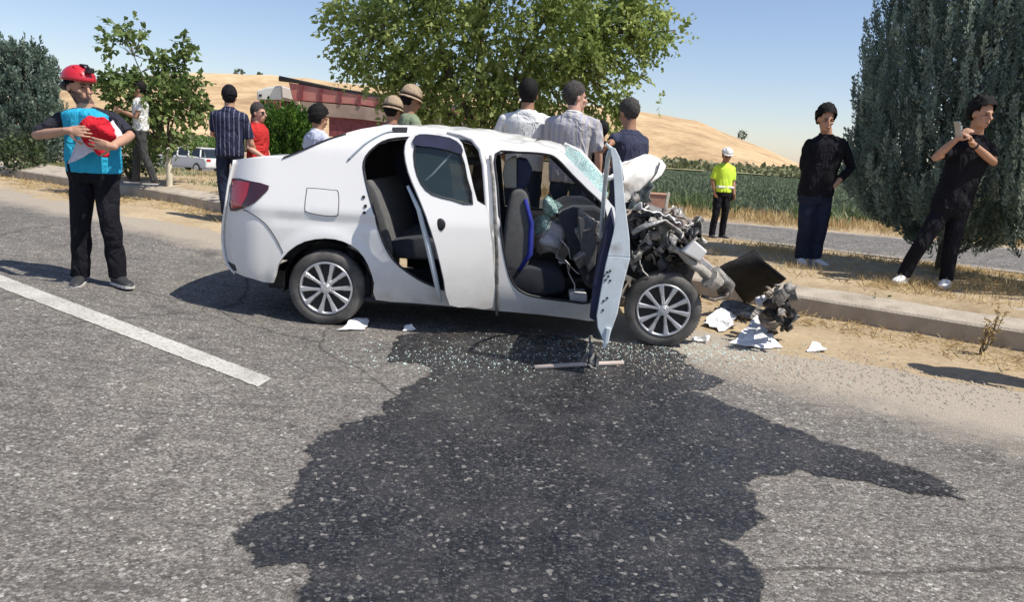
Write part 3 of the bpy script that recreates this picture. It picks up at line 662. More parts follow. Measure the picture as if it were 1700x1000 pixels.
# dashboard, wheel, airbags
g = Geo(); g.prism(prof([(925, 352), (950, 340), (985, 340), (1004, 350), (1002, 420), (992, 480), (970, 470), (952, 430), (938, 392)], .3), 'y', .14, 1.5); o = g.build('dashboard', M_int, car)
b = o.modifiers.new('b', 'BEVEL'); b.width = .03; b.segments = 2
g = Geo()
for k in range(7):
    a = at_l(R_.uniform(940, 985), R_.uniform(350, 440), .13); g.box(a, (R_.uniform(.05, .14), .06, R_.uniform(.06, .16)), Euler((R_.uniform(-.5, .5), R_.uniform(-.9, .9), R_.uniform(-.5, .5))))
o = g.build('broken_dash_piece', M_dgrey, car, bevel=.01); crumple(o.data, .03, 8, 2)
g = Geo(); g.prism(prof([(958, 360), (974, 362), (990, 400), (988, 440), (978, 455), (966, 420)], .12), 'y', .09, .14); o = g.build('glovebox_lid', M_seat, car, bevel=.012); crumple(o.data, .02, 9, 5)
for nm, c, r, mm, sd in (('airbag', (915, 392), (.085, .16, .16), M_bag, 1), ('airbag', (917, 343), (.07, .14, .06), M_shat, 2), ('airbag', (900, 372), (.04, .1, .05), M_shat, 5)):
    g = Geo(); g.ell(at_l(*c, .42), r, Euler((0, .5, .2)), seg=20, rings=14); o = g.build(nm, mm, car, True); crumple(o.data, .07, 8, sd)
g = Geo(); n = 24; c = at_l(925, 352, 1.1); Mx = Euler((0, math.radians(62), 0)).to_matrix()
g.tube([c + Mx @ Vector((.17 * math.cos(2 * math.pi * k / n), .17 * math.sin(2 * math.pi * k / n), 0)) for k in range(n + 1)], .014, 8, cap=False)
for k in range(3): a = k * 2.1; g.tube([c, c + Mx @ Vector((.17 * math.cos(a), .17 * math.sin(a), 0))], .014, 6)
g.build('steering_wheel', M_black, car, True)
for k in range(6):
    g = Geo(); p = at_l(R_.uniform(925, 975), R_.uniform(395, 440), .16); P = [p]
    for j in range(5): P.append(P[-1] + Vector((R_.uniform(-.02, .09), R_.uniform(-.03, .06), R_.uniform(-.09, .01))))
    g.tube(P, .005 + .004 * (k % 2), 6); g.build('loose_cable', M_dgrey if k % 2 else M_bag, car, True)
g = Geo(); g.prism(prof([(946, 487), (974, 487), (974, 500), (946, 499)], .1), 'y', .05, .3); g.build('sill_box', M_bag, car, bevel=.01)
# strip hanging down the pillar
g = Geo(); P = [Vector(side3(.02)(*side_px(*p))) for p in ((814, 258), (819, 300), (822, 360), (825, 430), (825, 500), (825, 523))]; g.tube(P, [.010, .012, .013, .014, .014, .01], 8, flat=.6); g.build('pillar_strip', M_dgrey, car, True)
# rear door swung out on its front hinge
TH = math.radians(20); XH = side_px(818, 400)[0]; dv = (-math.cos(TH), -math.sin(TH))
def door_px(px, py):
    d = ray(px, py); ox, oy = O.x + XH, O.y - .035; nn = (-dv[1], dv[0]); k = (nn[0] * ox + nn[1] * oy) / (nn[0] * d[0] + nn[1] * d[1]); P = CAM + d * k
    return ((P[0] - ox) * dv[0] + (P[1] - oy) * dv[1], P[2] - O.z)
def door3(off=0.):
    def f(t, z):
        s = max(0, z - .85) * .16 + (.03 * ((z - .62) / .4) ** 2 if z < .62 else 0) - off
        return (XH + dv[0] * t + dv[1] * -s * 0 , -.035 + dv[1] * t + s, z)
    return f
dpx = [(669, 252), (673, 232), (686, 221), (720, 219), (750, 226), (766, 238), (779, 285), (792, 334), (806, 342), (814, 380), (820, 450), (820, 512), (780, 511), (746, 508), (737, 465), (724, 410), (708, 360), (690, 318), (676, 285)]
dwin = [(686, 242), (700, 240), (735, 244), (763, 254), (774, 296), (784, 339), (750, 332), (717, 323), (698, 305), (687, 275)]
DO = [door_px(*p) for p in dpx]; DW = [door_px(*p) for p in dwin]
rd = panel('rear_door', DO, [DW], door3(), M_paintw, car, thick=.035, smooth_out=2, m_in=M_inner, off=(0, 1, 0))
panel('window_pane', [door_px(*p) for p in [(685, 240), (735, 242), (765, 252), (786, 341), (717, 325), (697, 307), (685, 275)]], [], door3(-.018), M_glassd, rd, thick=0, smooth_out=1)
panel('wind_deflector', [door_px(*p) for p in [(684, 240), (687, 225), (705, 222), (745, 228), (764, 241), (766, 256), (745, 250), (715, 244)]], [], door3(.014), M_navy, rd, thick=.006, smooth_out=2)
g = Geo(); x_ = door_px(731, 373); c = Vector(door3(.0)(*x_)); g.ell(c + Vector((0, .002, 0)), (.038, .012, .046), seg=20); dh = g.build('handle_recess', M_black, rd, True)
g = Geo(); P = [door3(.012)(*p) for p in crom([door_px(*p) for p in dwin], 2)]; P.append(P[0]); g.tube([Vector(p) + Vector((0, .01, 0)) for p in P], .007, 6, cap=False); g.build('window_seal', M_black, rd, True)
g = Geo(); P = [door3(-.05)(*door_px(*p)) for p in ((680, 310), (700, 350), (716, 410), (728, 465), (736, 505))]; P = [Vector(p) + Vector((-.03, .01, 0)) for p in P]; g.tube(P, [.02, .035, .045, .04, .03], 8, flat=.5); g.build('door_edge', M_sill, rd, True)
g = Geo(); P = [door3(-.03)(*door_px(*p)) for p in ((752, 250), (716, 290), (704, 300))]; g.tube(P, .007, 6); g.build('pale_diagonal', M_sill, rd, True)  # pale diagonal bar across the dark rear door window
# front door standing square to the car, its latch edge towards the camera
YE = -.92
edge_px = [(1012, 243), (1021, 246), (1029, 262), (1033, 290), (1038, 342), (1045, 398), (1046, 430), (1033, 480), (1025, 522), (1013, 555), (1009, 570), (1003, 570), (992, 545), (990, 525), (996, 490), (1005, 440), (1018, 388), (1022, 364), (1019, 300), (1016, 264)]
EP = [tuple(at_l(a, b, YE))[::2] for a, b in edge_px]; sh = Vector((.10, -YE - .03, 0))
low = clip_above([(x, -z) for x, z in EP], -.80); low = [(x, -z) for x, z in low]; upp = clip_above(EP, .80)
g = Geo()
def slab(g, poly, y0, y1, dx):
    n = len(poly); vs = [(x, y0, z) for x, z in poly] + [(x + dx, y1, z) for x, z in poly]; g.add(vs, [tuple(range(n)), tuple(range(n, 2 * n))[::-1]] + [(i, i + n, (i + 1) % n + n, (i + 1) % n) for i in range(n)])
slab(g, low, YE, -.03, .10); o = g.build('front_door', M_sill, car, bevel=.006); fdoor = o
g = Geo(); slab(g, upp, YE, YE + .07, .01)
zt = max(z for x, z in upp); xt = [x for x, z in upp if z == zt][0]
g.tube([(xt + .01, YE + .04, zt - .03), (xt + .03, YE + .3, zt - .07), (xt + .06, YE + .6, zt - .25), (xt + .09, -.05, .82)], .016, 8); g.build('window_frame', M_sill, fdoor, bevel=.003)
tp = [tuple(at_l(a, b, YE + .03))[::2] for a, b in [(978, 528), (992, 535), (1006, 442), (1020, 385), (1014, 356), (1002, 385), (993, 430), (984, 470)]]
g = Geo(); slab(g, tp, YE + .02, -.08, .10); g.build('door_trim', M_navy, fdoor, bevel=.012)
for px, py in [(1008, 452), (1013, 450), (1003, 458), (1005, 465), (1013, 466), (1010, 459), (1002, 500), (1008, 495), (1001, 515)]:
    c = at_l(px, py, YE); g = Geo(); g.tube([(c.x, YE - .004, c.z), (c.x, YE + .004, c.z)], .008, 8); g.build('latch_hole', M_line, fdoor)
g = Geo(); c = at_l(1003, 568, YE)
g.tube([at_l(1010, 545, YE), at_l(1006, 570, YE), at_l(1002, 578, YE)], [.02, .015, .008], 6); g.build('torn_skin', M_sill, fdoor)
# wheels
def wheel(cx, cz, y, name, spokes, rot, tilt=0):
    w = Geo(); RO_, RI = .292, .205
    g = Geo(); g.tube([(0, .03, 0), (0, .16, 0)], [.195, .195], 28); wh = g.build('wheel', M_drum, car, False, loc=(cx, y, cz)); wh.rotation_euler = (0, 0, tilt)
    pr = [(.196, .03), (.202, .012), (.212, .004), (.232, .0), (.258, .001), (.275, .010), (.285, .024), (.2905, .05), (.292, .10), (.2905, .15), (.285, .172), (.26, .188), (.20, .17)]
    n = 56; vs = []; fs = []
    for k in range(n):
        a = 2 * math.pi * k / n
        for r, yy in pr:
            rr = r; vs.append((rr * math.sin(a), yy, max(rr * math.cos(a), -cz + .002) if rr > .25 else rr * math.cos(a)))
    m_ = len(pr)
    for k in range(n):
        for i in range(m_ - 1): fs.append((k * m_ + i, ((k + 1) % n) * m_ + i, ((k + 1) % n) * m_ + i + 1, k * m_ + i + 1))
    g = Geo(); g.add(vs, fs); g.build('tyre', M_rub, wh, True)
    g = Geo()
    for rr, off_ in ((.277, .008),): # tread blocks
        for k in range(70):
            a = 2 * math.pi * k / 70; z_ = .288 * math.cos(a)
            if z_ < -cz + .012: continue
            g.box((.287 * math.sin(a), .055, z_ * .9965), (.009, .05, .008), Euler((0, a, 0)))
    g.build('tread', M_rub, wh)
    g = Geo(); pr2 = [(.200, .030), (.204, .004), (.197, -.002), (.188, .004), (.183, .03), (.18, .10)]; vs = []; fs = []; m_ = len(pr2)
    for k in range(n):
        a = 2 * math.pi * k / n; vs += [(r * math.sin(a), yy, r * math.cos(a)) for r, yy in pr2]
    for k in range(n):
        for i in range(m_ - 1): fs.append((k * m_ + i, ((k + 1) % n) * m_ + i, ((k + 1) % n) * m_ + i + 1, k * m_ + i + 1))
    g.add(vs, fs); rim = g.build('rim', M_rim, wh, True)
    g = Geo()
    for k in range(5):
        for s_ in (-1, 1):
            a0 = rot + 2 * math.pi * k / 5 + s_ * .10; a1 = rot + 2 * math.pi * k / 5 + s_ * .30
            p0 = Vector((.035 * math.sin(a0), .010, .035 * math.cos(a0))); p1 = Vector((.19 * math.sin(a1), .008, .19 * math.cos(a1))); d = (p1 - p0).normalized(); sd = Vector((d.z, 0, -d.x))
            vs = []
            for p, w_, yy in ((p0, .015, .000), (p0.lerp(p1, .5), .017, .004), (p1, .027, .002)):
                vs += [p + sd * w_ + Vector((0, yy + .012, 0)), p + sd * w_ * .6 + Vector((0, yy - .012, 0)), p - sd * w_ * .6 + Vector((0, yy - .012, 0)), p - sd * w_ + Vector((0, yy + .012, 0))]
            g.add(vs, [(i * 4 + q, i * 4 + (q + 1) % 4, i * 4 + 4 + (q + 1) % 4, i * 4 + 4 + q) for i in range(2) for q in range(4)] + [(0, 1, 2, 3), (11, 10, 9, 8)])
    g.build('spokes', M_rim, wh, False, bevel=.003)
    g = Geo(); g.tube([(0, -.006, 0), (0, .03, 0)], [.036, .052], 24); g.tube([(0, -.009, 0), (0, -.004, 0)], [.022, .026], 20)
    for k in range(4): a = k * math.pi / 2 + .4; g.ell((.036 * math.sin(a), -.0, .036 * math.cos(a)), (.007, .006, .007), seg=8, rings=6)
    g.build('hub_cap', M_rim, wh, False, bevel=.002)
    return wh
r0 = at_l(541, 477, 0); r1 = at_l(1101, 511, 0)
wheel(r0.x, .292, -.004, 'rear', 5, .55); wheel(r1.x, .292, -.02, 'front', 5, .12, math.radians(-5))
wheel(r0.x, .292, WID - .17, 'rear', 5, .2); wheel(r1.x - .05, .292, WID - .2, 'front', 5, .7)
# wheel housings
g = Geo(); n = 18
for k in range(n):
    a0, a1 = [math.pi * (j / n) * 1.12 - .2 for j in (k, k + 1)]
    q = [(r0.x + .335 * math.cos(a), .30 + .335 * math.sin(a)) for a in (a0, a1)]; g.add([(q[0][0], .03, q[0][1]), (q[1][0], .03, q[1][1]), (q[1][0], .36, q[1][1]), (q[0][0], .36, q[0][1])], [(0, 1, 2, 3)])
g.tube([(r0.x, .34, .33), (r0.x, .36, .33)], .34, 24); g.build('wheel_housing', M_black, car)
g = Geo(); g.box(((X1 - .3) / 2 + .15, WID / 2, .185), (X1 + .1, WID - .35, .05)); g.tube([(r0.x, .18, .28), (r0.x, WID - .18, .28)], .035, 10); g.tube([(r1.x, .1, .28), (r1.x, WID - .2, .27)], .03, 10)
g.box((-.42, WID / 2, .25), (.35, .7, .16)); g.build('underbody', M_black, car, bevel=.01)
# ---- crushed front end
def bits(name, m, n, x0, x1, y0, y1, yl0, yl1, s0, s1, seed, amp=.03, kind='box'):
    rr = random.Random(seed)
    for k in range(n):
        g = Geo(); c = at_l(rr.uniform(x0, x1), rr.uniform(y0, y1), rr.uniform(yl0, yl1)); e = Euler((rr.uniform(-3, 3), rr.uniform(-3, 3), rr.uniform(-3, 3)))
        if kind == 'box':
            me_s = 6; sx, sy, sz = rr.uniform(s0, s1), rr.uniform(s0, s1) * .7, rr.uniform(.008, .05)
            P = [[tuple(c + e.to_matrix() @ Vector(((i / me_s - .5) * sx, (j / me_s - .5) * sy, sz * math.sin(i * 1.7) * .5))) for j in range(me_s + 1)] for i in range(me_s + 1)]
            me = grid_mesh(name, np.array(P), rr.random() < .5); crumple(me, amp * 1.6, 12, seed + k); o = link(name, me, car, m); so_ = o.modifiers.new('t', 'SOLIDIFY'); so_.thickness = .006
        elif kind == 'hose':
            P = [c]; d = Vector((rr.uniform(-1, 1), rr.uniform(-.4, .4), rr.uniform(-1, 1))).normalized()
            for j in range(7): d = (d + Vector((rr.uniform(-.6, .6), rr.uniform(-.3, .3), rr.uniform(-.7, .5)))).normalized(); P.append(P[-1] + d * rr.uniform(.02, .05))
            g.tube(P, rr.uniform(.006, .017), 8); g.build(name, m, car, True)
        else:
            g.tube([c, c + e.to_matrix() @ Vector((0, 0, rr.uniform(s0, s1)))], rr.uniform(.02, .05), 12); g.build(name, m, car, bevel=.004)
g = Geo(); c = at_l(1085, 400, .7); g.box(c + Vector((0, 0, -.03)), (.36, .62, .40), Euler((.1, .25, .1))); g.box(c + Vector((.02, -.05, .18)), (.26, .5, .14), Euler((.1, .3, 0))); g.tube([c + Vector((-.1, -.33, -.05)), c + Vector((-.1, -.25, -.05))], .09, 18); g.tube([c + Vector((.07, -.34, -.1)), c + Vector((.07, -.27, -.1))], .06, 16)
o = g.build('engine_block', M_dgrey, car, bevel=.015)
bits('crushed_sheet', M_alu, 9, 1052, 1140, 352, 425, .04, .5, .10, .22, 21, .05)
bits('crushed_sheet', M_rust, 9, 1048, 1150, 350, 440, .03, .6, .10, .2, 31, .05)
bits('crushed_sheet', M_dgrey, 10, 1048, 1165, 355, 445, .02, .5, .09, .2, 41, .05)
bits('crushed_sheet', M_black, 8, 1050, 1150, 350, 450, .05, .4, .10, .24, 51, .05)
bits('crushed_sheet', M_paintw, 4, 1060, 1165, 345, 415, .02, .4, .06, .14, 63, .05)
bits('hose', M_black, 7, 1052, 1130, 350, 410, .0, .3, 0, 0, 71, kind='hose'); bits('hose', M_alu, 5, 1052, 1140, 350, 420, .0, .3, 0, 0, 73, kind='hose')
bits('pipe_end', M_alu, 5, 1060, 1140, 360, 420, .05, .4, .05, .14, 81, kind='cyl'); bits('pipe_end', M_rust, 4, 1060, 1140, 370, 420, .05, .4, .05, .14, 83, kind='cyl')
bits('crushed_sheet', M_dgrey, 6, 1048, 1075, 320, 360, .3, .8, .08, .15, 85, .04)
# wing top edge, buckled
P = [at_l(*p, .10) for p in ((1058, 340), (1078, 352), (1100, 358), (1122, 366), (1140, 378), (1150, 396))]
rows = [[tuple(p + Vector((0, .0 + j * .05, .012 * math.sin(i * 2 + j) - .01 * j))) for j in range(5)] for i, p in enumerate(crom(P, 4, False) and [Vector(q) for q in crom(P, 4, False)])]
me = grid_mesh('wing_edge', np.array(rows)); crumple(me, .03, 10, 2); o = link('wing_edge', me, car, M_paintw); s_ = o.modifiers.new('t', 'SOLIDIFY'); s_.thickness = .008
g = Geo(); P = [at_l(*p, .04) for p in ((1052, 385), (1075, 372), (1102, 370), (1128, 385), (1148, 410))]; g.tube(P, [.025, .035, .03, .035, .02], 10, flat=.5); o = g.build('inner_wing_rail', M_alu, car, True); crumple(o.data, .03, 12, 4)
# bumper beam
g = Geo(); P = [at_l(*p, .02) for p in ((1112, 408), (1140, 428), (1165, 450), (1186, 470))]; g.tube([Vector(q) for q in crom(P, 4, False)], [.045] * 12 + [.058], 12, flat=.8)
o = g.build('bumper_beam', M_foam, car, True); crumple(o.data, .03, 9, 9)
g = Geo(); g.tube([at_l(1178, 462, -.02), at_l(1192, 474, .0)], [.075, .06], 14); o = g.build('beam_end', M_foam, car, bevel=.01); crumple(o.data, .02, 9, 1)
g = Geo(); g.tube([at_l(1186, 452, .02), at_l(1206, 474, .1), at_l(1205, 500, .12)], [.05, .07, .05], 12); o = g.build('crash_box', M_dgrey, car, True); crumple(o.data, .05, 9, 1)
g = Geo(); g.box(at_l(1153, 417, -.02), (.15, .08, .11), Euler((.2, .55, .3))); o = g.build('headlamp', M_paintw, car, bevel=.012); crumple(o.data, .02, 12, 2)
g = Geo(); g.box(at_l(1170, 438, .05), (.12, .09, .05), Euler((.2, .6, .3))); o = g.build('lamp_bracket', M_bag, car, bevel=.008)
g = Geo(); g.box(at_l(1090, 435, .5) + Vector((0, .15, -.02)), (.45, .8, .3), Euler((0, .2, .1))); o = g.build('radiator', M_black, car, bevel=.02); crumple(o.data, .05, 6, 1)
# lower debris hanging at the front
g = Geo(); P = [at_l(*p, .05) for p in ((1165, 492), (1185, 498), (1205, 492), (1208, 480))]; g.tube(P, [.02, .028, .03, .03], 8, flat=.6); o = g.build('undershield', M_rust, car, True)
# bonnet thrown up
hp = [(1030, 286), (1034, 270), (1056, 262), (1076, 259), (1092, 262), (1101, 274), (1097, 293), (1084, 301), (1066, 315), (1041, 337), (1033, 315)]
def hood_px(px, py):
    d = ray(px, py); a, b = 1.0, -.9; ox, oy = O.x + 1.0, O.y + .55; k = (b * ox + a * oy) / (b * d[0] + a * d[1]); P = CAM + d * k; return (P[0] - O.x, P[2])
hood3 = lambda x, z: (x, .55 + .9 * (x - 1.0) + .06 * math.sin(z * 9) , z)
o = panel('bonnet', [hood_px(*p) for p in hp], [], hood3, M_paintw, car, thick=.025, smooth_out=2, step=.03, m_in=M_inner); crumple(o.data, .035, 6, 7)
g = Geo(); P = [Vector(hood3(*hood_px(*p))) + Vector((0, -.02, 0)) for p in ((1044, 334), (1060, 318), (1076, 302), (1088, 286), (1094, 270))]; g.tube(P, .009, 6); g.build('bonnet_brace', M_black, car, True)
g = Geo(); P = [at_l(*p, .6) for p in ((1006, 238), (1018, 250), (1030, 272), (1034, 300))]; g.tube(P, [.008, .018, .016, .01], 8); g.build('torn_wiper_cowl', M_sill, car, True)
g = Geo(); P = [at_l(*p, .35) for p in ((1000, 290), (1012, 296), (1026, 288))]; g.tube(P, .02, 8); g.build('cowl_panel', M_paintw, car, True)

# ---- loose debris on the road and verge
def sheet_px(name, pts, m, label, cat, lift=None, seed=1, amp=.02, thick=.006, group=None, step=.03):
    """a crumpled sheet lying on the ground; lift gives the height of each corner"""
    lift = lift or [.01] * len(pts); B = [place(*p) for p in pts]; B = []
    for p, h in zip(pts, lift):
        g0 = place(*p); d = ray(*p); z = g0[2] + h; P = CAM + d * ((z - CZ) / d[2]); B.append(P)
    B = np.array(B); c = B.mean(0); n = 7; rings = []
    L = np.array([B[i_] + (B[(i_ + 1) % len(B)] - B[i_]) * t_ + np.array([R_.uniform(-.008, .008), R_.uniform(-.008, .008), 0]) for i_ in range(len(B)) for t_ in (0, .25, .5, .75)]); V = [tuple(c)]; F = []
    for i in range(1, n + 1):
        f = i / n; V += [tuple(c + (q - c) * f) for q in L]
    k = len(L)
    for j in range(k): F.append((0, 1 + j, 1 + (j + 1) % k))
    for i in range(n - 1):
        for j in range(k): a = 1 + i * k; F.append((a + j, a + k + j, a + k + (j + 1) % k, a + (j + 1) % k))
    me = bpy.data.meshes.new(name); me.from_pydata(V, [], F); crumple(me, amp, 7, seed)
    co = np.empty(len(V) * 3); me.vertices.foreach_get('co', co); co = co.reshape(-1, 3); co[:, 2] = np.maximum(co[:, 2], G(co[:, :2]) + .012); me.vertices.foreach_set('co', co.ravel())
    o = link(name, me, None, m); s_ = o.modifiers.new('t', 'SOLIDIFY'); s_.thickness = thick; tag(o, label, cat, group); return o
M_sheetw = mat('white_plastic', (.74, .73, .72), .5, var=.05, scale=6, dirt=((.45, .42, .38), 6, .62))
M_blk2 = mat('black_undertray', (.016, .016, .017), .85, spec=.15, var=.4, scale=7, bump=.3, bscale=30)
sheet_px('plastic_sheet', [(1212, 570), (1222, 560), (1256, 522), (1300, 579), (1262, 580)], M_sheetw, 'large pointed white plastic sheet lying beside the front wheel', 'debris', [.02, .06, .17, .01, .01], 3, .03)
sheet_px('broken_panel', [(1164, 540), (1188, 512), (1215, 520), (1228, 545), (1190, 552)], M_sheetw, 'crumpled white panel piece between the front wheel and the pointed sheet', 'debris', [.02, .08, .05, .03, .01], 5, .06)
sheet_px('bumper_strip', [(1180, 512), (1215, 500), (1262, 514), (1300, 530), (1262, 530), (1200, 524)], M_dgrey, 'grey bumper strip lying behind the pointed white sheet', 'debris', [.05, .12, .1, .05, .04, .04], 6, .05)
sheet_px('plastic_scrap', [(1143, 566), (1152, 554), (1176, 560), (1172, 571)], M_sheetw, 'small white plastic scrap at the foot of the front tyre', 'debris', [.01, .06, .05, .01], 8, .05)
sheet_px('paper_scrap', [(1340, 586), (1348, 569), (1362, 569), (1372, 584)], M_sheetw, 'small white scrap alone on the dirt shoulder by the kerb', 'litter', [.01, .05, .05, .01], 9, .03)
sheet_px('paper_scrap', [(563, 549), (588, 535), (606, 527), (611, 540), (600, 549)], M_sheetw, 'white paper scrap beside the rear tyre', 'litter', [.01, .03, .06, .02, .01], 12, .03)
sheet_px('paper_scrap', [(664, 551), (672, 539), (684, 537), (690, 550)], M_sheetw, 'small crumpled white scrap under the rear door', 'litter', [.01, .05, .06, .01], 14, .03)
# black undertray propped on edge
def quad_panel(name, c4, m, label, cat, thick=.02, amp=.02, seed=1, n=10):
    c4 = [Vector(c) for c in c4]; P = np.array([[tuple((c4[0].lerp(c4[1], i / n)).lerp(c4[3].lerp(c4[2], i / n), j / n)) for j in range(n + 1)] for i in range(n + 1)])
    me = grid_mesh(name, P); crumple(me, amp, 4, seed); o = link(name, me, None, m); s_ = o.modifiers.new('t', 'SOLIDIFY'); s_.thickness = thick; tag(o, label, cat); return o
quad_panel('undertray', [gnd(1238, 505) + [0, 0, .01], at_d(1306, 463, 6.95), at_d(1251, 416, 7.15), at_d(1192, 445, 6.75)], M_blk2, 'black square plastic tray propped on edge in front of the car', 'debris', amp=.012)
deb = empty('bumper_wreck', gnd(1290, 545)); tag(deb, 'heap of torn grey and black bumper parts between the tray and the kerb', 'debris')
def dbits(name, m, n, seed, box, s0, s1):
    rr = random.Random(seed); L0 = deb.location
    for k in range(n):
        c = at_d(rr.uniform(box[0], box[1]), rr.uniform(box[2], box[3]), rr.uniform(5.9, 6.5)); e = Euler((rr.uniform(-3, 3), rr.uniform(-3, 3), rr.uniform(-3, 3))); sx, sy = rr.uniform(s0, s1), rr.uniform(s0, s1) * .7
        P = [[tuple(Vector(c) - L0 + e.to_matrix() @ Vector(((i / 5 - .5) * sx, (j / 5 - .5) * sy, .02 * math.sin(i * 2)))) for j in range(6)] for i in range(6)]
        P = np.array(P); P[..., 2] = np.maximum(P[..., 2], .01)
        me = grid_mesh(name, P, rr.random() < .5); crumple(me, .05, 11, seed + k); o = link(name, me, deb, m); so_ = o.modifiers.new('t', 'SOLIDIFY'); so_.thickness = .008
dbits('torn_piece', M_dgrey, 8, 3, (1280, 1312, 480, 535), .10, .18); dbits('torn_piece', M_black, 9, 13, (1275, 1312, 500, 545), .1, .18); dbits('torn_piece', M_rust, 4, 53, (1270, 1310, 490, 540), .08, .16); dbits('torn_piece', M_alu, 4, 23, (1282, 1308, 480, 530), .06, .13); dbits('torn_piece', M_sheetw, 1, 33, (1264, 1270, 497, 503), .07, .09)
# crumbs of safety glass and grit thrown about the front of the car
def crumbs(name, n, spots, s0, s1, m, label, cat, seed):
    rs = np.random.RandomState(seed); V = []; F = []
    for k in range(n):
        cx, cy, sx, sy = spots[rs.randint(len(spots))]; x, y = cx + rs.normal() * sx, cy + rs.normal() * sy; s = rs.uniform(s0, s1); b_ = len(V); a = rs.uniform(0, 6.28); z = g1(x, y) + .004 if k % 8 == 0 or abs(y) > 7 else .006
        for q in range(4): V.append((x + s * math.cos(a + q * 1.57 + rs.uniform(-.3, .3)), y + s * math.sin(a + q * 1.57 + rs.uniform(-.3, .3)), z))
        V.append((x, y, z + s * rs.uniform(.5, 1.1))); F += [(b_, b_ + 1, b_ + 4), (b_ + 1, b_ + 2, b_ + 4), (b_ + 2, b_ + 3, b_ + 4), (b_ + 3, b_, b_ + 4)]
    o = link(name, np_mesh(name, V, F), None, m); tag(o, label, cat, kind='stuff'); return o
fx, fy = gnd(1000, 580)[:2]; hx_, hy_ = gnd(1230, 590)[:2]; wx_, wy_ = gnd(760, 600)[:2]
crumbs('glass_crumbs', 1500, [(fx, fy, .45, .16), (fx - .4, fy - .25, .35, .2), (hx_ - .2, hy_ + .1, .35, .25), (wx_, wy_, .4, .2)], .004, .010, mat('glass_crumb', (.50, .62, .58), .2, var=.2), 'crumbs of safety glass scattered round the open front door', 'broken glass', 4)
crumbs('grit', 2600, [(hx_ + .4, hy_ - .1, .8, .4), (hx_ + 1.0, hy_ - .5, .6, .3), (-3.6, 8.6, 1.4, .4), (fx + .6, fy - .3, .5, .3)], .004, .012, mat('grit_stone', (.30, .26, .21), .9, var=.4, scale=30), 'small stones and grit along the dirty edge of the road', 'grit', 6)
# rod with its clamp
rod = empty('steel_prop', gnd(960, 612)); L0 = rod.location; tag(rod, 'pale steel rod with a clamp lying on the wet asphalt under the open front door', 'rod')
M_rod = mat('dusty_steel', (.50, .42, .37), .6, metal=.2, var=.1)
g = Geo(); g.tube([Vector(gnd(887, 616) + [0, 0, .022]) - L0, Vector(gnd(970, 611) + [0, 0, .025]) - L0, Vector(gnd(1034, 608) + [0, 0, .022]) - L0], .016, 10); g.build('shaft', M_rod, rod, True)
g = Geo(); c = Vector(gnd(981, 610)) - L0; g.tube([c + Vector((-.02, 0, .045)), c + Vector((.02, 0, .045))], .045, 14); g.box(c + Vector((.035, -.02, .05)), (.02, .07, .11)); g.box(c + Vector((-.045, .0, .06)), (.02, .06, .07), Euler((.3, .4, 0)))
g.tube([c + Vector((0, .02, .08)), c + Vector((-.01, .03, .14)), c + Vector((-.025, .04, .21))], [.018, .012, .006], 8); g.tube([c + Vector((-.03, -.02, .03)), c + Vector((0, -.07, .015)), c + Vector((.03, -.09, .012))], .01, 8)
o = g.build('clamp', M_dgrey, rod, bevel=.004)
# ------------------------------------------------------------------ vegetation
def leaf_mat(name, c1, c2, c3, trans=.35, rough=.6, tone=False):
    m = bpy.data.materials.new(name); m.use_nodes = True; N = m.node_tree.nodes; L = m.node_tree.links; b = N['Principled BSDF']; out = N['Material Output']
    g = N.new('ShaderNodeNewGeometry'); r = N.new('ShaderNodeValToRGB'); e = r.color_ramp.elements; e[0].color = (*c1, 1); e[1].color = (*c3, 1); q = e.new(.55); q.color = (*c2, 1)
    tc = N.new('ShaderNodeTexCoord'); nz = N.new('ShaderNodeTexNoise'); nz.inputs['Scale'].default_value = 2.5; L.new(tc.outputs['Object'], nz.inputs['Vector'])
    a = N.new('ShaderNodeMath'); a.operation = 'MULTIPLY_ADD'; a.inputs[1].default_value = .6; L.new(g.outputs['Random Per Island'], a.inputs[0])
    a2 = N.new('ShaderNodeMath'); a2.operation = 'MULTIPLY_ADD'; a2.inputs[1].default_value = 1.4; a2.inputs[2].default_value = -.5; L.new(nz.outputs['Fac'], a2.inputs[0]); L.new(a2.outputs[0], a.inputs[2])
    src = a.outputs[0]
    if tone:
        at = N.new('ShaderNodeAttribute'); at.attribute_name = 'tone'; a3 = N.new('ShaderNodeMath'); a3.operation = 'MULTIPLY_ADD'; a3.inputs[1].default_value = .35; a3.inputs[2].default_value = -.17; L.new(g.outputs['Random Per Island'], a3.inputs[0])
        a4 = N.new('ShaderNodeMath'); a4.operation = 'ADD'; L.new(at.outputs['Fac'], a4.inputs[0]); L.new(a3.outputs[0], a4.inputs[1]); src = a4.outputs[0]
    L.new(src, r.inputs[0]); L.new(r.outputs[0], b.inputs['Base Color']); b.inputs['Roughness'].default_value = rough; b.inputs['Specular IOR Level'].default_value = .3
    if trans:
        t = N.new('ShaderNodeBsdfTranslucent'); L.new(r.outputs[0], t.inputs[0]); mx = N.new('ShaderNodeMixShader'); mx.inputs[0].default_value = trans; L.new(b.outputs[0], mx.inputs[1]); L.new(t.outputs[0], mx.inputs[2]); L.new(mx.outputs[0], out.inputs[0])
    return m
M_leaf = leaf_mat('broad_leaf', (.16, .22, .06), (.32, .40, .12), (.58, .63, .25), .55)
M_leaf2 = leaf_mat('young_leaf', (.08, .13, .04), (.16, .23, .07), (.34, .40, .14), .4)
M_cyp = leaf_mat('blue_cypress_leaf', (.08, .12, .105), (.235, .315, .265), (.62, .70, .56), .3, .7, True)
M_con = leaf_mat('grey_conifer_leaf', (.08, .12, .10), (.17, .24, .19), (.32, .40, .31), .2, .7, True)
M_thu = leaf_mat('thuja_leaf', (.03, .08, .015), (.09, .19, .03), (.24, .38, .06), .3)
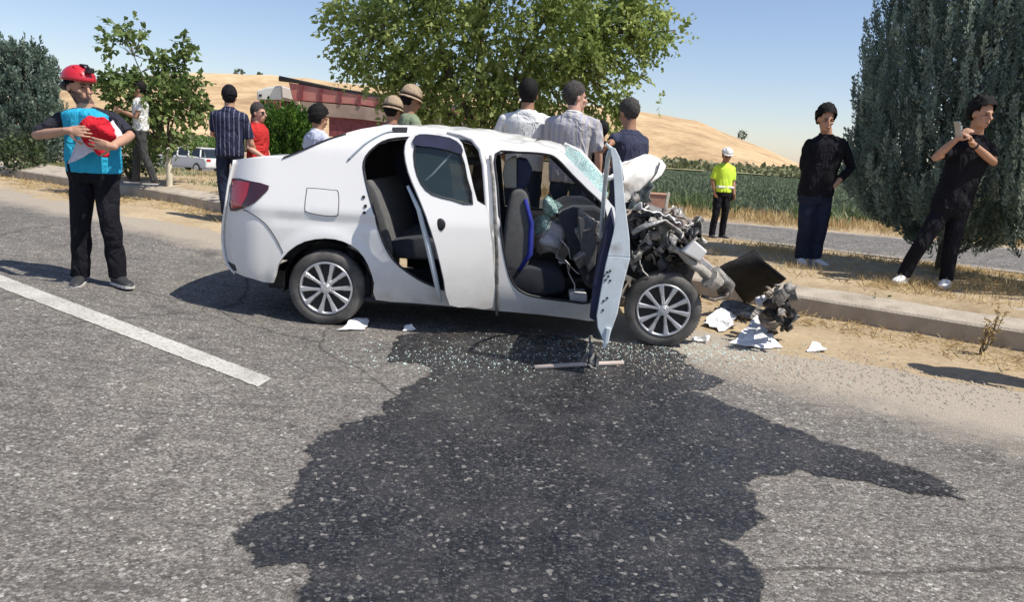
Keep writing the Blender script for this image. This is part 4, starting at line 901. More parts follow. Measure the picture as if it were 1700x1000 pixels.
M_dark = leaf_mat('shrub_leaf', (.03, .05, .02), (.06, .09, .035), (.13, .17, .06), .2)
M_scr = leaf_mat('olive_scrub', (.09, .115, .05), (.19, .20, .10), (.36, .33, .20), .2)
M_straw = leaf_mat('dry_straw', (.36, .25, .11), (.52, .39, .19), (.66, .53, .31), .2, .9)
M_weed = leaf_mat('weed_green', (.07, .12, .04), (.16, .21, .09), (.34, .36, .2), .3)
M_cropl = leaf_mat('crop_leaf', (.085, .11, .065), (.135, .165, .10), (.22, .25, .155), .3)
M_bark = mat('bark', (.13, .10, .075), .95, var=.35, scale=12, bump=.8, bscale=30)
M_limew = mat('limewashed_bark', (.66, .60, .47), .9, var=.1, scale=8, bump=.5)

def unit(v): return v / np.maximum(np.linalg.norm(v, axis=-1, keepdims=True), 1e-9)
def leaf_blades(P, D, size, wid, rs, fold=.25):
    """kite-shaped folded leaves: base P, direction D"""
    n = len(P); D = unit(D); U = unit(np.cross(D, unit(rs.normal(size=(n, 3))))); W = np.cross(D, U)
    size = np.broadcast_to(size, (n,))[:, None]; w = size * wid
    V = np.stack([P, P + D * size * .45 + U * w + W * w * fold, P + D * size, P + D * size * .45 - U * w + W * w * fold], 1).reshape(-1, 3)
    i = np.arange(n)[:, None] * 4
    return V, np.concatenate([i + [0, 1, 2], i + [0, 2, 3]])
def branch_tubes(g, a, b, r0, r1, rr, n=6, wob=.08, seg=6):
    a = Vector(a); b = Vector(b); L = (b - a).length; P = [a]
    for i in range(1, n): P.append(a.lerp(b, i / n) + Vector([rr.uniform(-1, 1) * wob * L for _ in range(3)]) * (.6 if i < n - 1 else .3))
    P.append(b); g.tube(P, [r0 + (r1 - r0) * i / n for i in range(n + 1)], seg); return P

def broad_tree(name, lobes, D, base, label, m, leaf, twl, ntw, nleaf, seed, trunk_r=.1, main=7, group=None, mt=None, wid=.33, limbs_to=None):
    """lobes: (px, py, r px) read from the picture at distance D"""
    rs = np.random.RandomState(seed); rr = random.Random(seed); k = D / FPX; base = Vector(base)
    L = [(at_d(a, b, D), r * k) for a, b, r in lobes]; w = np.array([r ** 2.2 for _, r in L]); w /= w.sum(); cen = sum(np.array(c) * q for (c, r), q in zip(L, w))
    idx = rs.choice(len(L), ntw, p=w); C = np.array([c for c, r in L])[idx]; Rr = np.array([r for c, r in L])[idx]
    dd = unit(rs.normal(size=(ntw, 3))); rad = rs.uniform(.25, 1, ntw) ** .45; T = C + dd * (Rr * rad)[:, None] * np.array([1, 1.1, 1])
    # clumps: drop twigs where noise is low
    nz = np.array([noise.noise(Vector(t) * 1.5) for t in T]); T = T[nz > -.33 + .1 * rs.rand(ntw)]; n = len(T)
    td = unit(T - cen) * .7 + rs.normal(size=(n, 3)) * .55; td[:, 2] += .05; td = unit(td)
    t = (np.arange(nleaf) / nleaf)[None, :, None]; P = T[:, None] + td[:, None] * twl * t + np.array([0, 0, -1]) * twl * .25 * t ** 2
    ld = td[:, None] * .6 + rs.normal(size=(n, nleaf, 3)) * .7; ld[..., 2] -= .25
    V, F = leaf_blades(P.reshape(-1, 3), ld.reshape(-1, 3), leaf * rs.uniform(.65, 1.25, n * nleaf), wid, rs)
    e = empty(name, base); V = V - np.array(base); tag(e, label, 'tree', group); o = link('crown', np_mesh('crown', V, F), e, m)
    g = Geo(); fork = limbs_to or (base + (Vector(cen) - base) * .32)
    branch_tubes(g, (0, 0, -.1), fork - base, trunk_r, trunk_r * .8, rr, 5, .02, 10); g.build('trunk', mt or M_bark, e, True)
    order = sorted(range(len(L)), key=lambda i: -L[i][1])[:main]; g = Geo(); ends = []
    for i in order: ends.append((branch_tubes(g, fork - base, Vector(L[i][0]) - base, trunk_r * .5, trunk_r * .14, rr, 6, .05), i))
    for (c, r) in L:
        q = Vector(c) - base; P_ = min((p for E_, _ in ends for p in E_[2:]), key=lambda p: (p - q).length)
        if (P_ - q).length > .05: branch_tubes(g, P_, q, trunk_r * .18, trunk_r * .06, rr, 5, .07, 5)
    for i in rs.choice(n, min(n, 260), replace=False):
        q = Vector(T[i]) - base; P_ = min((p for E_, _ in ends for p in E_[2:]), key=lambda p: (p - q).length); branch_tubes(g, P_, q, trunk_r * .08, trunk_r * .03, rr, 3, .08, 4)
    g.build('limbs', M_bark, e, True); return e

def upright_tree(name, base, prof, label, m, npl, seed, pl=.5, blade=.05, bw=.16, nb=60, up=.85, tr=.12, cat='tree', group=None, squash=1., m_trunk=None, prad=.05):
    """conifer of tapering plumes, each a bottle brush of small scale leaves, over a profile [(z, radius)]"""
    rs = np.random.RandomState(seed); base = Vector(base); zs = np.array([p[0] for p in prof]); rdi = np.array([p[1] for p in prof])
    z = rs.uniform(zs[0] - .05, zs[-1] - pl * .4, npl * 3); z = np.maximum(z, .04); r = np.interp(z, zs, rdi); keep = rs.rand(len(z)) < (r + .03) / rdi.max(); z = z[keep][:npl]; r = r[keep][:npl]; n = len(z)
    th = rs.uniform(0, 2 * math.pi, n); f = np.where(rs.rand(n) < .74, rs.uniform(.82, 1.0, n), rs.uniform(.3, .82, n))
    nz = np.array([noise.noise(Vector((math.cos(a) * 1.6, math.sin(a) * 1.6, q * 1.3 + seed))) for a, q in zip(th, z)]); r = r * f * (1 + nz * .22)
    P0 = np.stack([np.cos(th) * r, np.sin(th) * r * squash, z], -1); out = np.stack([np.cos(th), np.sin(th), np.zeros(n)], -1)
    D0 = unit(out * (1.25 - up) + np.array([0, 0, 1]) * up * .8 + rs.normal(size=(n, 3)) * .16); D1 = unit(out * .12 + np.array([0, 0, 1]) + rs.normal(size=(n, 3)) * .10); ln = pl * rs.uniform(.45, 1.3, n)
    t = rs.uniform(0, 1, (n, nb, 1)) ** .85; ax = P0[:, None] + (D0[:, None] * t + (D1 - D0)[:, None] * t * t * .5) * ln[:, None, None]
    rad_ = unit(rs.normal(size=(n, nb, 3))); env = prad * (ln / pl)[:, None, None] * (1 - t ** 1.5) * (.35 + .65 * np.minimum(1, t * 5)); P = ax + rad_ * env * rs.uniform(.3, 1, (n, nb, 1))
    bd = (D0[:, None] * (1 - t) + D1[:, None] * t) * 1. + rad_ * .55 + rs.normal(size=(n, nb, 3)) * .15; V, F = leaf_blades(P.reshape(-1, 3), bd.reshape(-1, 3), blade * rs.uniform(.6, 1.4, n * nb), bw, rs, .6)
    e = empty(name, base); tag(e, label, cat, group); me = np_mesh('crown', V, F); attr(me, 'tone', np.repeat(np.clip(.5 + rs.normal(size=n) * .23, 0, 1), nb * 4)); link('crown', me, e, m)
    rr = random.Random(seed); g = Geo(); H = zs[-1]; g.tube([(0, 0, -.1), (.02, 0, H * .3), (0, .02, H * .7), (0, 0, H * .97)], [tr, tr * .8, tr * .4, tr * .1], 9)
    g.build('trunk', m_trunk or M_bark, e, True); g = Geo()
    for k in range(70):
        zz = rr.uniform(zs[0] + .02, H * .9); a = rr.uniform(0, 6.28); q = float(np.interp(min(H, zz + .4), zs, rdi)) * .8; branch_tubes(g, (0, 0, max(.05, zz - .2)), (math.cos(a) * q, math.sin(a) * q * squash, zz + .3), tr * .22, tr * .05, rr, 4, .04, 5)
    g.build('limbs', M_bark, e, True); return e

def bush(name, base, w, h, label, m, n, leaf, seed, cat='shrub', group=None, d=None):
    rs = np.random.RandomState(seed); dd = unit(rs.normal(size=(n, 3))); rad = rs.uniform(.3, 1, n) ** .5
    nz = np.array([1 + .35 * noise.noise(Vector(q) * 2.2 + Vector((seed, 0, 0))) for q in dd]); P = dd * (rad * nz)[:, None] * np.array([w / 2, (d or w) / 2, h / 2]) + np.array([0, 0, h * .5]); P[:, 2] = np.maximum(P[:, 2], .02)
    V, F = leaf_blades(P, dd * .6 + rs.normal(size=(n, 3)) * .6 + np.array([0, 0, .35]), leaf * rs.uniform(.6, 1.3, n), .3, rs)
    e = empty(name, base); tag(e, label, cat, group); link('foliage', np_mesh('foliage', V, F), e, m); g = Geo(); rr = random.Random(seed)
    for k in range(9): branch_tubes(g, (0, 0, -.03), (rr.uniform(-.35, .35) * w, rr.uniform(-.3, .3) * w, h * rr.uniform(.5, .85)), .012 * h + .006, .004, rr, 4, .05, 5)
    g.build('stem', M_bark, e, True); return e

big_lobes = [(640, 60, 75), (600, 30, 45), (720, 40, 90), (800, 60, 100), (880, 60, 95), (960, 60, 85), (1020, 55, 60), (1055, 30, 50), (700, 135, 60), (775, 150, 75), (850, 150, 60), (930, 140, 70), (990, 130, 58), (640, 112, 42), (1030, 105, 36), (800, -80, 140), (950, -60, 110), (680, -60, 100), (820, -170, 110),
             (1122, 50, 14), (1096, 62, 22), (1088, 142, 14), (1066, 140, 16), (740, 182, 40), (598, 105, 24), (578, 62, 20), (570, 15, 20), (655, 150, 24), (1068, 90, 22), (1045, 5, 40), (1090, 20, 14), (1000, 180, 26), (715, 196, 30), (795, 205, 36), (865, 198, 34), (930, 190, 30), (1010, 205, 20), (1035, 175, 18)]
bx = at_d(790, 300, 11.6); bz = g1(bx[0], bx[1])
broad_tree('broadleaf_tree', big_lobes, 11.6, (bx[0], bx[1], bz), 'large leafy green tree with a wide crown behind the wrecked car', M_leaf, .085, .34, 5000, 10, 5, .13, 9)
yl = [(207, 45, 14), (196, 75, 18), (222, 92, 22), (208, 118, 24), (232, 60, 14), (240, 130, 26), (300, 82, 14), (290, 108, 20), (313, 75, 10), (280, 145, 28), (230, 165, 30), (295, 170, 30), (200, 150, 22), (265, 195, 32), (320, 175, 16), (180, 128, 12), (245, 215, 26), (285, 225, 22), (210, 190, 20), (335, 185, 9), (322, 135, 12), (250, 100, 12), (190, 210, 16)]
P = place(282, 314)
broad_tree('young_tree', yl, math.hypot(P[0], P[1]), P, 'young leafy tree with a cream painted trunk on the left median', M_leaf2, .105, .28, 620, 8, 9, .055, 9, mt=M_limew, limbs_to=Vector(at_d(279, 245, math.hypot(P[0], P[1]))))
P = gnd(1578, 468, .27); P = np.array([P[0], P[1], g1(P[0], P[1])])
P *= 1.0
cyp = [(.15, .25), (.3, .55), (.55, 1.08), (.9, 1.30), (1.4, 1.30), (2.0, 1.22), (2.6, 1.14), (3.2, 1.0), (4.0, .75), (4.8, .42), (5.4, .05)]
upright_tree('blue_cypress', (P[0] + .62, P[1] + 1.25, P[2]), cyp, 'tall blue green cypress behind the man filming at the right', M_cyp, 3600, 3, .5, .042, .22, 84, .78, prad=.062)
Q = at_d(1800, 470, 10.4)
upright_tree('blue_cypress', (Q[0], Q[1], g1(Q[0], Q[1])), [(.1, .3), (.4, .85), (1, 1.15), (2, 1.1), (3, .9), (4.2, .5), (5, .05)], 'second blue green cypress cut off by the right edge of the picture', M_cyp, 1200, 8, .55, .042, .2, 80, .85, prad=.055)
Q = at_d(46, 262, 21); Qz = g1(Q[0], Q[1])
upright_tree('grey_conifer', (Q[0], Q[1], Qz), [(.1, .4), (.6, .64), (1.2, .66), (1.7, .58), (2.2, .40), (2.7, .14)], 'grey green conifer at the far left behind the helmeted man', M_con, 1000, 12, .38, .075, .22, 40, .55, prad=.08)
Q = at_d(478, 262, 14.2); upright_tree('thuja_shrub', (Q[0], Q[1], g1(Q[0], Q[1])), [(.05, .25), (.4, .36), (.9, .38), (1.2, .3), (1.36, .06)], 'bright green upright shrub between the man in red and the truck', M_thu, 260, 15, .38, .07, .24, 44, .85, cat='shrub', tr=.04, prad=.07)
for px, py, D, w, h, lab, m, n, lf, sd in [
    (215, 292, 15.5, 1.3, 1.0, 'dark bush behind the man in the white shirt', M_dark, 1500, .09, 1),
    (36, 272, 19, .9, .8, 'dark green shrub under the grey conifer', M_dark, 900, .09, 2),
    (88, 262, 22, 1.7, 1.3, 'wide dark shrub behind the elbow of the helmeted man', M_dark, 1500, .11, 3),
    (345, 236, 66, 2.6, 2.2, 'round green bush beyond the white parked car', M_thu, 900, .2, 4),
    (-40, 262, 24, 2.4, 1.6, 'shrub just outside the left edge of the picture', M_dark, 900, .12, 5)]:
    if px < 0: continue
    Q = at_d(px, py, D); bush('shrub', (Q[0], Q[1], g1(Q[0], Q[1])), w, h, lab, m, n, lf, sd)
# two weeds growing out of the kerb joint
for (px, py, h, lab, sd) in [(1458, 531, .24, 'small green weed at the foot of the kerb, left of the two', 3), (1627, 590, .38, 'taller dry brown weed at the foot of the kerb, right of the two', 4)]:
    Q = gnd(px, py); e = empty('weed', Q); tag(e, lab, 'weed'); rr = random.Random(sd); g = Geo(); LP = []
    for k in range(6):
        Pp = branch_tubes(g, (0, 0, 0), (rr.uniform(-.1, .1) + (.05 if sd == 4 else 0), rr.uniform(-.08, .02), h * rr.uniform(.6, 1)), .006, .002, rr, 5, .08, 4); LP += Pp[2:]
    g.build('stem', M_bark, e, True); rs = np.random.RandomState(sd); PP = np.repeat(np.array([tuple(p) for p in LP]), 5, 0); V, F = leaf_blades(PP + rs.normal(size=PP.shape) * .012, rs.normal(size=PP.shape) + [0, 0, .5], .045 * rs.uniform(.6, 1.2, len(PP)), .25, rs)
    link('foliage', np_mesh('foliage', V, F), e, M_weed if sd == 3 else M_straw)

def tufts(name, pts, hgt, blades, m, label, seed, spread=.06, lean=.5, width=.05, cat='grass'):
    rs = np.random.RandomState(seed); pts = np.asarray(pts); n = len(pts); z = G(pts); B = np.concatenate([pts, z[:, None]], 1); h = np.broadcast_to(hgt, (n,)) * rs.uniform(.5, 1.3, n)
    P = B[:, None] + np.concatenate([rs.normal(size=(n, blades, 2)) * spread, np.zeros((n, blades, 1))], -1); D = rs.normal(size=(n, blades, 3)) * lean; D[..., 2] = np.abs(D[..., 2]) * .3 + 1 - lean * .5
    V, F = leaf_blades(P.reshape(-1, 3), D.reshape(-1, 3), (h[:, None] * rs.uniform(.5, 1.1, (n, blades))).ravel(), width, rs, .1)
    o = link(name, np_mesh(name, V, F), None, m); tag(o, label, cat, kind='stuff'); return o
def region(cond, box, n, seed):
    rs = np.random.RandomState(seed); P = np.stack([rs.uniform(box[0], box[1], n), rs.uniform(box[2], box[3], n)], -1); return P[cond(P)]
nzf = lambda P, s, o_: np.array([noise.noise(Vector((a * s, b * s, o_))) for a, b in P])
# matted straw on the shoulder by the kerb
def c1(P): s = sdist(P, KERB); return (s < -.03) & (s > -.95 + .5 * nzf(P, .9, 2)) & (nzf(P, 1.6, 7) > -.12 - .3 * (s > -.3)) & (sdist(P, EDGE) > .1)
P = region(c1, (-12, 6.5, 3.5, 19), 60000, 3); tufts('straw', P[:15000], .10, 4, M_straw, 'matted dry straw along the foot of the kerb', 5, .05, 1.6, .045)
def c2(P): s = sdist(P, KERB); return (s > .5) & (sdist(P, FN) < -.5) & (nzf(P, .7, 4) > -.05)
P = region(c2, (-18, 9, 5, 30), 30000, 6); tufts('dry_grass', P[:9000], .10, 5, M_straw, 'short dry yellow grass on the median', 7, .05, .9, .05)
P = region(lambda P: (sdist(P, KERB) > .5) & (sdist(P, FN) < -.5) & (nzf(P, .5, 9) > .12) & (P[:, 0] < -4), (-18, -4, 10, 24), 9000, 16); tufts('green_grass', P[:1500], .12, 6, M_weed, 'patches of green grass on the left median', 17, .06, .7, .06)
P = region(lambda P: (sdist(P, KERB) > .5) & (nzf(P, 1.2, 9) > .1), (3.2, 8, 6.5, 11.5), 9000, 26); tufts('dry_weeds', P[:1300], .13, 7, M_straw, 'scruffy dry weeds under the cypress', 27, .07, .9, .03)
def c3(P): f = sdist(P, FF); return (f > .2) & (f < 3.4)
P = region(c3, (-10, 22, 10, 34), 30000, 8); tufts('verge_grass', P[:9000], .30, 5, M_straw, 'tall dry golden grass along the far edge of the other carriageway', 9, .10, .45, .04)
P = region(lambda P: (sdist(P, FF) > 2.0) & (sdist(P, FF) < 5) & (nzf(P, .35, 3) > -.02), (2, 20, 12, 30), 9000, 10); tufts('roadside_weeds', P[:900], .55, 9, M_weed, 'tall grey green weeds at the edge of the field', 11, .14, .4, .05)
rs = np.random.RandomState(5); a = np.radians(rs.uniform(4, 42, 26000)); r = 24 + 78 * rs.rand(26000) ** 1.6; P = np.stack([r * np.sin(a), r * np.cos(a)], -1); P = P[sdist(P, FF) > 3.5]
tufts('crop_plants', P, .26, 6, M_cropl, 'low green crop plants covering the flat field', 13, .25, .8, .16, 'crop')
# scrub on the plain and far hedges
rs = np.random.RandomState(9); C = []
for k in range(150): a = math.radians(rs.uniform(5, 40)); r = rs.uniform(100, 225); C.append((r * math.sin(a), r * math.cos(a), rs.uniform(.8, 2.4)))
for k in range(120): a = math.radians(rs.uniform(-40, 6)); r = rs.uniform(80, 215); C.append((r * math.sin(a), r * math.cos(a), rs.uniform(.8, 2.2)))
V = []; 
for x, y, s in C: q = unit(rs.normal(size=(60, 3))) * (rs.rand(60, 1) ** .4) * [s * 1.7, s * 1.7, s * .38]; V.append(q + [x, y, g1(x, y) + s * .3])
V = np.concatenate(V); V2, F = leaf_blades(V, rs.normal(size=V.shape), .9 * rs.uniform(.5, 1.2, len(V)), .4, rs); o = link('far_scrub', np_mesh('far_scrub', V2, F), None, M_scr); tag(o, 'dark scrub bushes dotted over the plain below the hills', 'scrub', kind='stuff')
for px, py, w, h, lab in [(397, 127, 3.2, 2.0, 'left of the two tiny bushes on the ridge above the truck'), (431, 129, 2.2, 1.4, 'right of the two tiny bushes on the ridge above the truck'), (1231, 229, 3.4, 2.2, 'tiny dark bush on the slope of the right hill')]:
    Q = at_d(px, py + 3, 475 * (1 + .05 * math.sin(px * .004 + 2.1)) - 6); bush('ridge_bush', Q, w * 1.6, h * 2.4, lab, M_dark, 160, 1.2, int(px))

# ------------------------------------------------------------------ things in the background
M_cream = mat('cream_paint', (.62, .57, .45), .8); M_trred = mat('faded_red_paint', (.42, .10, .09), .6, var=.1, scale=1.2, two=(.50, .25, .21)); M_dred = mat('dark_red_paint', (.20, .045, .05), .6, var=.3); M_tan = mat('dusty_chassis', (.33, .24, .19), .8, var=.2, scale=2)
M_cabw = mat('white_cab_paint', (.66, .66, .60), .4, coat=.3, var=.05)
YT = 28.; trk = empty('tipper_truck', (at_y(425, 240, YT)[0], YT, 0)); tl_ = trk.location
tz = g1(tl_.x + 4, YT); trk.location.z = tz; tl_ = trk.location.copy(); tag(trk, 'faded red tipper truck with a white cab roof parked beyond the green shrub', 'truck')
def tp_(L): return [((p := at_y(a, b, YT))[0] - tl_.x, p[2] - tl_.z) for a, b in L]
g = Geo(); g.prism(tp_([(479, 137), (500, 140), (550, 149), (600, 158), (700, 172), (790, 184), (785, 202), (700, 190), (600, 174), (486, 166)]), 'y', 0, 2.4); g.build('tipper_body', M_trred, trk, bevel=.02)
g = Geo(); 
for i in range(9):
    a, b = tp_([(500 + i * 32, 141 + i * 5.2), (502 + i * 32, 166 + i * 3.4)]); g.box(((a[0] + b[0]) / 2, -.03, (a[1] + b[1]) / 2), (.10, .06, abs(a[1] - b[1])))
g.build('side_rib', M_dred, trk)
g = Geo(); t_ = tp_([(464, 132), (500, 138), (550, 148), (600, 156), (700, 171), (790, 183)]); g.tube([(x, .0, z + .04) for x, z in t_], [.11, .07, .06, .05, .05, .05], 6); g.tube([(x, 2.4, z + .04) for x, z in t_], .08, 6); g.build('tarpaulin_roll', M_black, trk, True)
g = Geo(); g.prism(tp_([(498, 168), (600, 176), (785, 204), (785, 222), (600, 198), (498, 190)]), 'y', -.02, 2.4); g.build('bed_frame', M_tan, trk)
g = Geo(); g.prism(tp_([(545, 190), (640, 196), (785, 216), (785, 242), (640, 232), (545, 226)]), 'y', .1, 2.3); g.build('side_guard', M_dred, trk)
g = Geo(); c = tp_([(424, 166), (424, 150), (440, 144), (466, 141), (466, 166)]); g.prism(c, 'y', .1, 2.3); cab = g.build('cab_roof', M_cabw, trk, bevel=.06)
g = Geo(); g.prism(tp_([(420, 252), (414, 200), (419, 168), (466, 167), (470, 252)]), 'y', .05, 2.35); cab = g.build('cab', M_dred, trk, bevel=.05)
g = Geo(); g.prism(tp_([(419, 198), (423, 172), (452, 172), (452, 198)]), 'y', .02, .04); g.build('window', M_glass, cab)
g = Geo(); a, b = tp_([(431, 158), (436, 163)]); g.box((a[0], .08, a[1]), (.1, .04, .08)); g.build('roof_lamp', M_black, trk)
for px in (436, 500, 590, 625): g = Geo(); x, _ = tp_([(px, 250)])[0]; g.tube([(x, .05, .5), (x, .38, .5)], .5, 20); g.tube([(x, 2.0, .5), (x, 2.35, .5)], .5, 20); g.build('wheel', M_rub, trk, bevel=.03)
g = Geo(); x0_, x1_ = tp_([(440, 230)])[0][0], tp_([(790, 240)])[0][0]; g.box(((x0_ + x1_) / 2, 1.2, .95), (x1_ - x0_, .9, .3)); g.build('chassis', M_black, trk)
# white parked car
P = at_d(320, 268, 51); pc = empty('parked_car', (P[0], P[1], g1(P[0], P[1])), math.radians(154)); tag(pc, 'small white car parked far away beyond the young tree', 'car')
g = Geo(); body = [(-2.1, .35), (-2.12, .8), (-1.95, .98), (-.9, 1.02), (1.6, 1.0), (2.1, .88), (2.15, .4), (1.7, .3), (-1.7, .3)]; g.prism(body, 'y', -.85, .85); g.build('body', M_paintw, pc, bevel=.08)
g = Geo(); cb = [(-2.0, .95), (-1.75, 1.4), (-1.4, 1.5), (.2, 1.5), (1.1, .98)]; vs = [(x, -.82 if z < 1 else -.66, z) for x, z in cb] + [(x, .82 if z < 1 else .66, z) for x, z in cb]; g.add(vs, [tuple(range(5)), tuple(range(5, 10))[::-1]] + [(i, i + 5, (i + 1) % 5 + 5, (i + 1) % 5) for i in range(5)]); g.build('cabin', M_glass, pc, bevel=.03)
g = Geo(); g.box((-.6, 0, 1.50), (1.75, 1.34, .05)); 
for s_ in (-1, 1):
    for x in (-1.5, -.5, .45): g.tube([(x - .1, s_ * .83, .98), (x, s_ * .675, 1.5)], .05, 6)
g.build('roof', M_paintw, pc, bevel=.01)
for s_ in (-1, 1):
    for x in (-1.3, 1.3): g = Geo(); g.tube([(x, s_ * .70, .32), (x, s_ * .88, .32)], .32, 18); w_ = g.build('wheel', M_rub, pc, bevel=.03); g = Geo(); g.tube([(x, s_ * .875, .32), (x, s_ * .89, .32)], .19, 14); g.build('rim', M_rim, w_)
    g = Geo(); g.box((-2.1, s_ * .66, .82), (.06, .3, .16)); g.build('tail_light', M_red, pc, bevel=.01); g = Geo(); g.box((2.1, s_ * .62, .75), (.06, .34, .14)); g.build('headlight', M_rim, pc, bevel=.01)
# second pale car further off at the road
# triangular sign far left
P = at_d(10, 262, 22); sg = empty('road_sign', (P[0], P[1], g1(P[0], P[1]))); tag(sg, 'small white triangular road sign by the shrubs at the far left', 'sign'); M_signw = mat('sign_white', (.75, .75, .76), .5, var=.03)
g = Geo(); g.tube([(0, .03, 0), (0, .03, .9)], .03, 8); g.build('post', M_dgrey, sg); g = Geo(); zc = CZ - P[2] * 0; a_ = at_d(10, 221, 22)[2] - P[2]; b_z = at_d(10, 233, 22)[2] - P[2]
a_ = at_d(10, 221, 22)[2] - g1(P[0], P[1]); b_z = at_d(10, 234, 22)[2] - g1(P[0], P[1]); g.prism([(-.13, b_z), (.13, b_z), (.02, a_), (-.02, a_)], 'y', -.01, .01); g.build('face', M_signw, sg, bevel=.004)
g = Geo(); g.tube([(0, .03, .85), (0, .03, max(.9, b_z + .05))], .03, 8); g.build('post', M_dgrey, sg)
# marker post and a block standing in for a patch of bare dirt beyond the other carriageway
P = at_d(1105, 352, 19.5); e = link('marker_post', None); bpy.data.objects.remove(e)
g = Geo(); zb = g1(P[0], P[1]); g.box((0, 0, .3), (.07, .07, .7), Euler((0, .08, 0))); o = g.build('marker_post', M_cream, bevel=.008, loc=(P[0], P[1], zb)); tag(o, 'short pale marker post beyond the other carriageway, right of the raised bonnet', 'post')
M_clay = mat('clay_block', (.40, .22, .15), .9, var=.15, scale=4)
P = at_d(1088, 352, 20.5); g = Geo(); g.box((0, 0, .22), (.55, .5, .62)); g.box((.0, 0, .545), (.6, .55, .05)); o = g.build('earth_block', M_clay, bevel=.02, loc=(P[0], P[1], g1(P[0], P[1]))); tag(o, 'low reddish brown block of bare earth beside the pale marker post', 'block')
# ------------------------------------------------------------------ people
def skinmat(n, c): return mat(n, c, .55, var=.08, scale=9, spec=.35)
SK1 = skinmat('tan_skin', (.48, .27, .18)); SK2 = skinmat('brown_skin', (.36, .19, .12)); SK3 = skinmat('light_skin', (.58, .34, .25))
M_hair = mat('black_hair', (.010, .009, .009), .75, var=.3, scale=60, bump=.4, bscale=120, spec=.2); M_hairg = mat('greying_hair', (.06, .055, .052), .8, var=.5, scale=60, bump=.5, bscale=120, spec=.2)
M_stub = mat('stubble', (.16, .095, .07), .8, var=.25, scale=40)
M_shoeb = mat('dark_shoe', (.03, .03, .032), .6, var=.2); M_shoew = mat('white_shoe', (.72, .71, .70), .6, var=.05); M_sole = mat('pale_sole', (.5, .49, .46), .7)
M_lip = mat('lips', (.30, .12, .10), .5); M_eye = mat('eye_dark', (.03, .02, .018), .25)
def cloth(n, c, var=.12, r=.9):
    m = mat(n, c, r, var=var, scale=5, bump=.35, bscale=90); N = m.node_tree.nodes; L = m.node_tree.links; b = N['Principled BSDF']; b.inputs['Specular IOR Level'].default_value = .2
    tc = N.new('ShaderNodeTexCoord'); mp = N.new('ShaderNodeMapping'); mp.inputs['Scale'].default_value = (7, 7, 4.5); mp.inputs['Rotation'].default_value = (.3, .5, .2); L.new(tc.outputs['Object'], mp.inputs['Vector'])
    w = N.new('ShaderNodeTexNoise'); w.inputs['Scale'].default_value = 1; w.inputs['Detail'].default_value = 2; w.inputs['Distortion'].default_value = 2.2; L.new(mp.outputs[0], w.inputs['Vector'])
    bp = N.new('ShaderNodeBump'); bp.inputs['Strength'].default_value = .9; bp.inputs['Distance'].default_value = .06; L.new(w.outputs['Fac'], bp.inputs['Height'])
    old = b.inputs['Normal'].links[0].from_node; L.new(bp.outputs[0], old.inputs['Normal']); return m
def striped(n, base, line, freq, duty=.82, warp=0):
    m = cloth(n, base); N = m.node_tree.nodes; L = m.node_tree.links; b = N['Principled BSDF']; tc = N.new('ShaderNodeTexCoord'); w = N.new('ShaderNodeTexWave'); w.wave_type = 'BANDS'; w.bands_direction = 'X'; w.inputs['Scale'].default_value = freq; w.inputs['Distortion'].default_value = 1.2; w.inputs['Detail Scale'].default_value = .6
    L.new(tc.outputs['Object'], w.inputs['Vector']); r = N.new('ShaderNodeValToRGB'); r.color_ramp.elements[0].position = duty; r.color_ramp.elements[1].position = duty + .12; L.new(w.outputs['Fac'], r.inputs[0])
    old = b.inputs['Base Color'].links[0].from_socket; mx = N.new('ShaderNodeMixRGB'); mx.inputs[2].default_value = (*line, 1); L.new(r.outputs[0], mx.inputs[0]); L.new(old, mx.inputs[1]); L.new(mx.outputs[0], b.inputs['Base Color']); return m
def V3(a): return Vector(a)
def hand(g, w, d, n, side, curl=.35, spread=1.):
    """palm, four unequal bent fingers and a thumb; d along the hand, n out of the palm"""
    w = V3(w); d = V3(d).normalized(); n = V3(n); n = (n - d * n.dot(d)).normalized(); a = d.cross(n) * side
    M = Matrix((a, n, d)).transposed(); g.ell(w + d * .048, (.041, .016, .055), M, 12, 8); g.tube([w - d * .02, w + d * .02], [.026, .028], 10, round_=True)
    for q, L in ((-.034, .060), (-.012, .076), (.011, .082), (.034, .072)):
        p = w + d * .088 + a * q; dd = (d + a * q * 2.2 * spread).normalized(); P = [p - d * .02, p]
        for k in range(3):
            ang = curl * (1 if k else .7); dd = (dd * math.cos(ang) + n * math.sin(ang)).normalized(); P.append(P[-1] + dd * L * (.42, .32, .26)[k])
        g.tube(P, [.0095, .0092, .0088, .0082, .0072], 8, round_=True)
    p = w + d * .022 + a * .030; dd = (d * .55 + a * .8 + n * .3).normalized(); P = [p - a * .015, p, p + dd * .034]; dd = (dd + d * .5).normalized(); P += [P[-1] + dd * .032, P[-1] + dd * .032 + (dd + n * .4).normalized() * .026]; g.tube(P, [.014, .015, .012, .011, .0085], 8, round_=True)

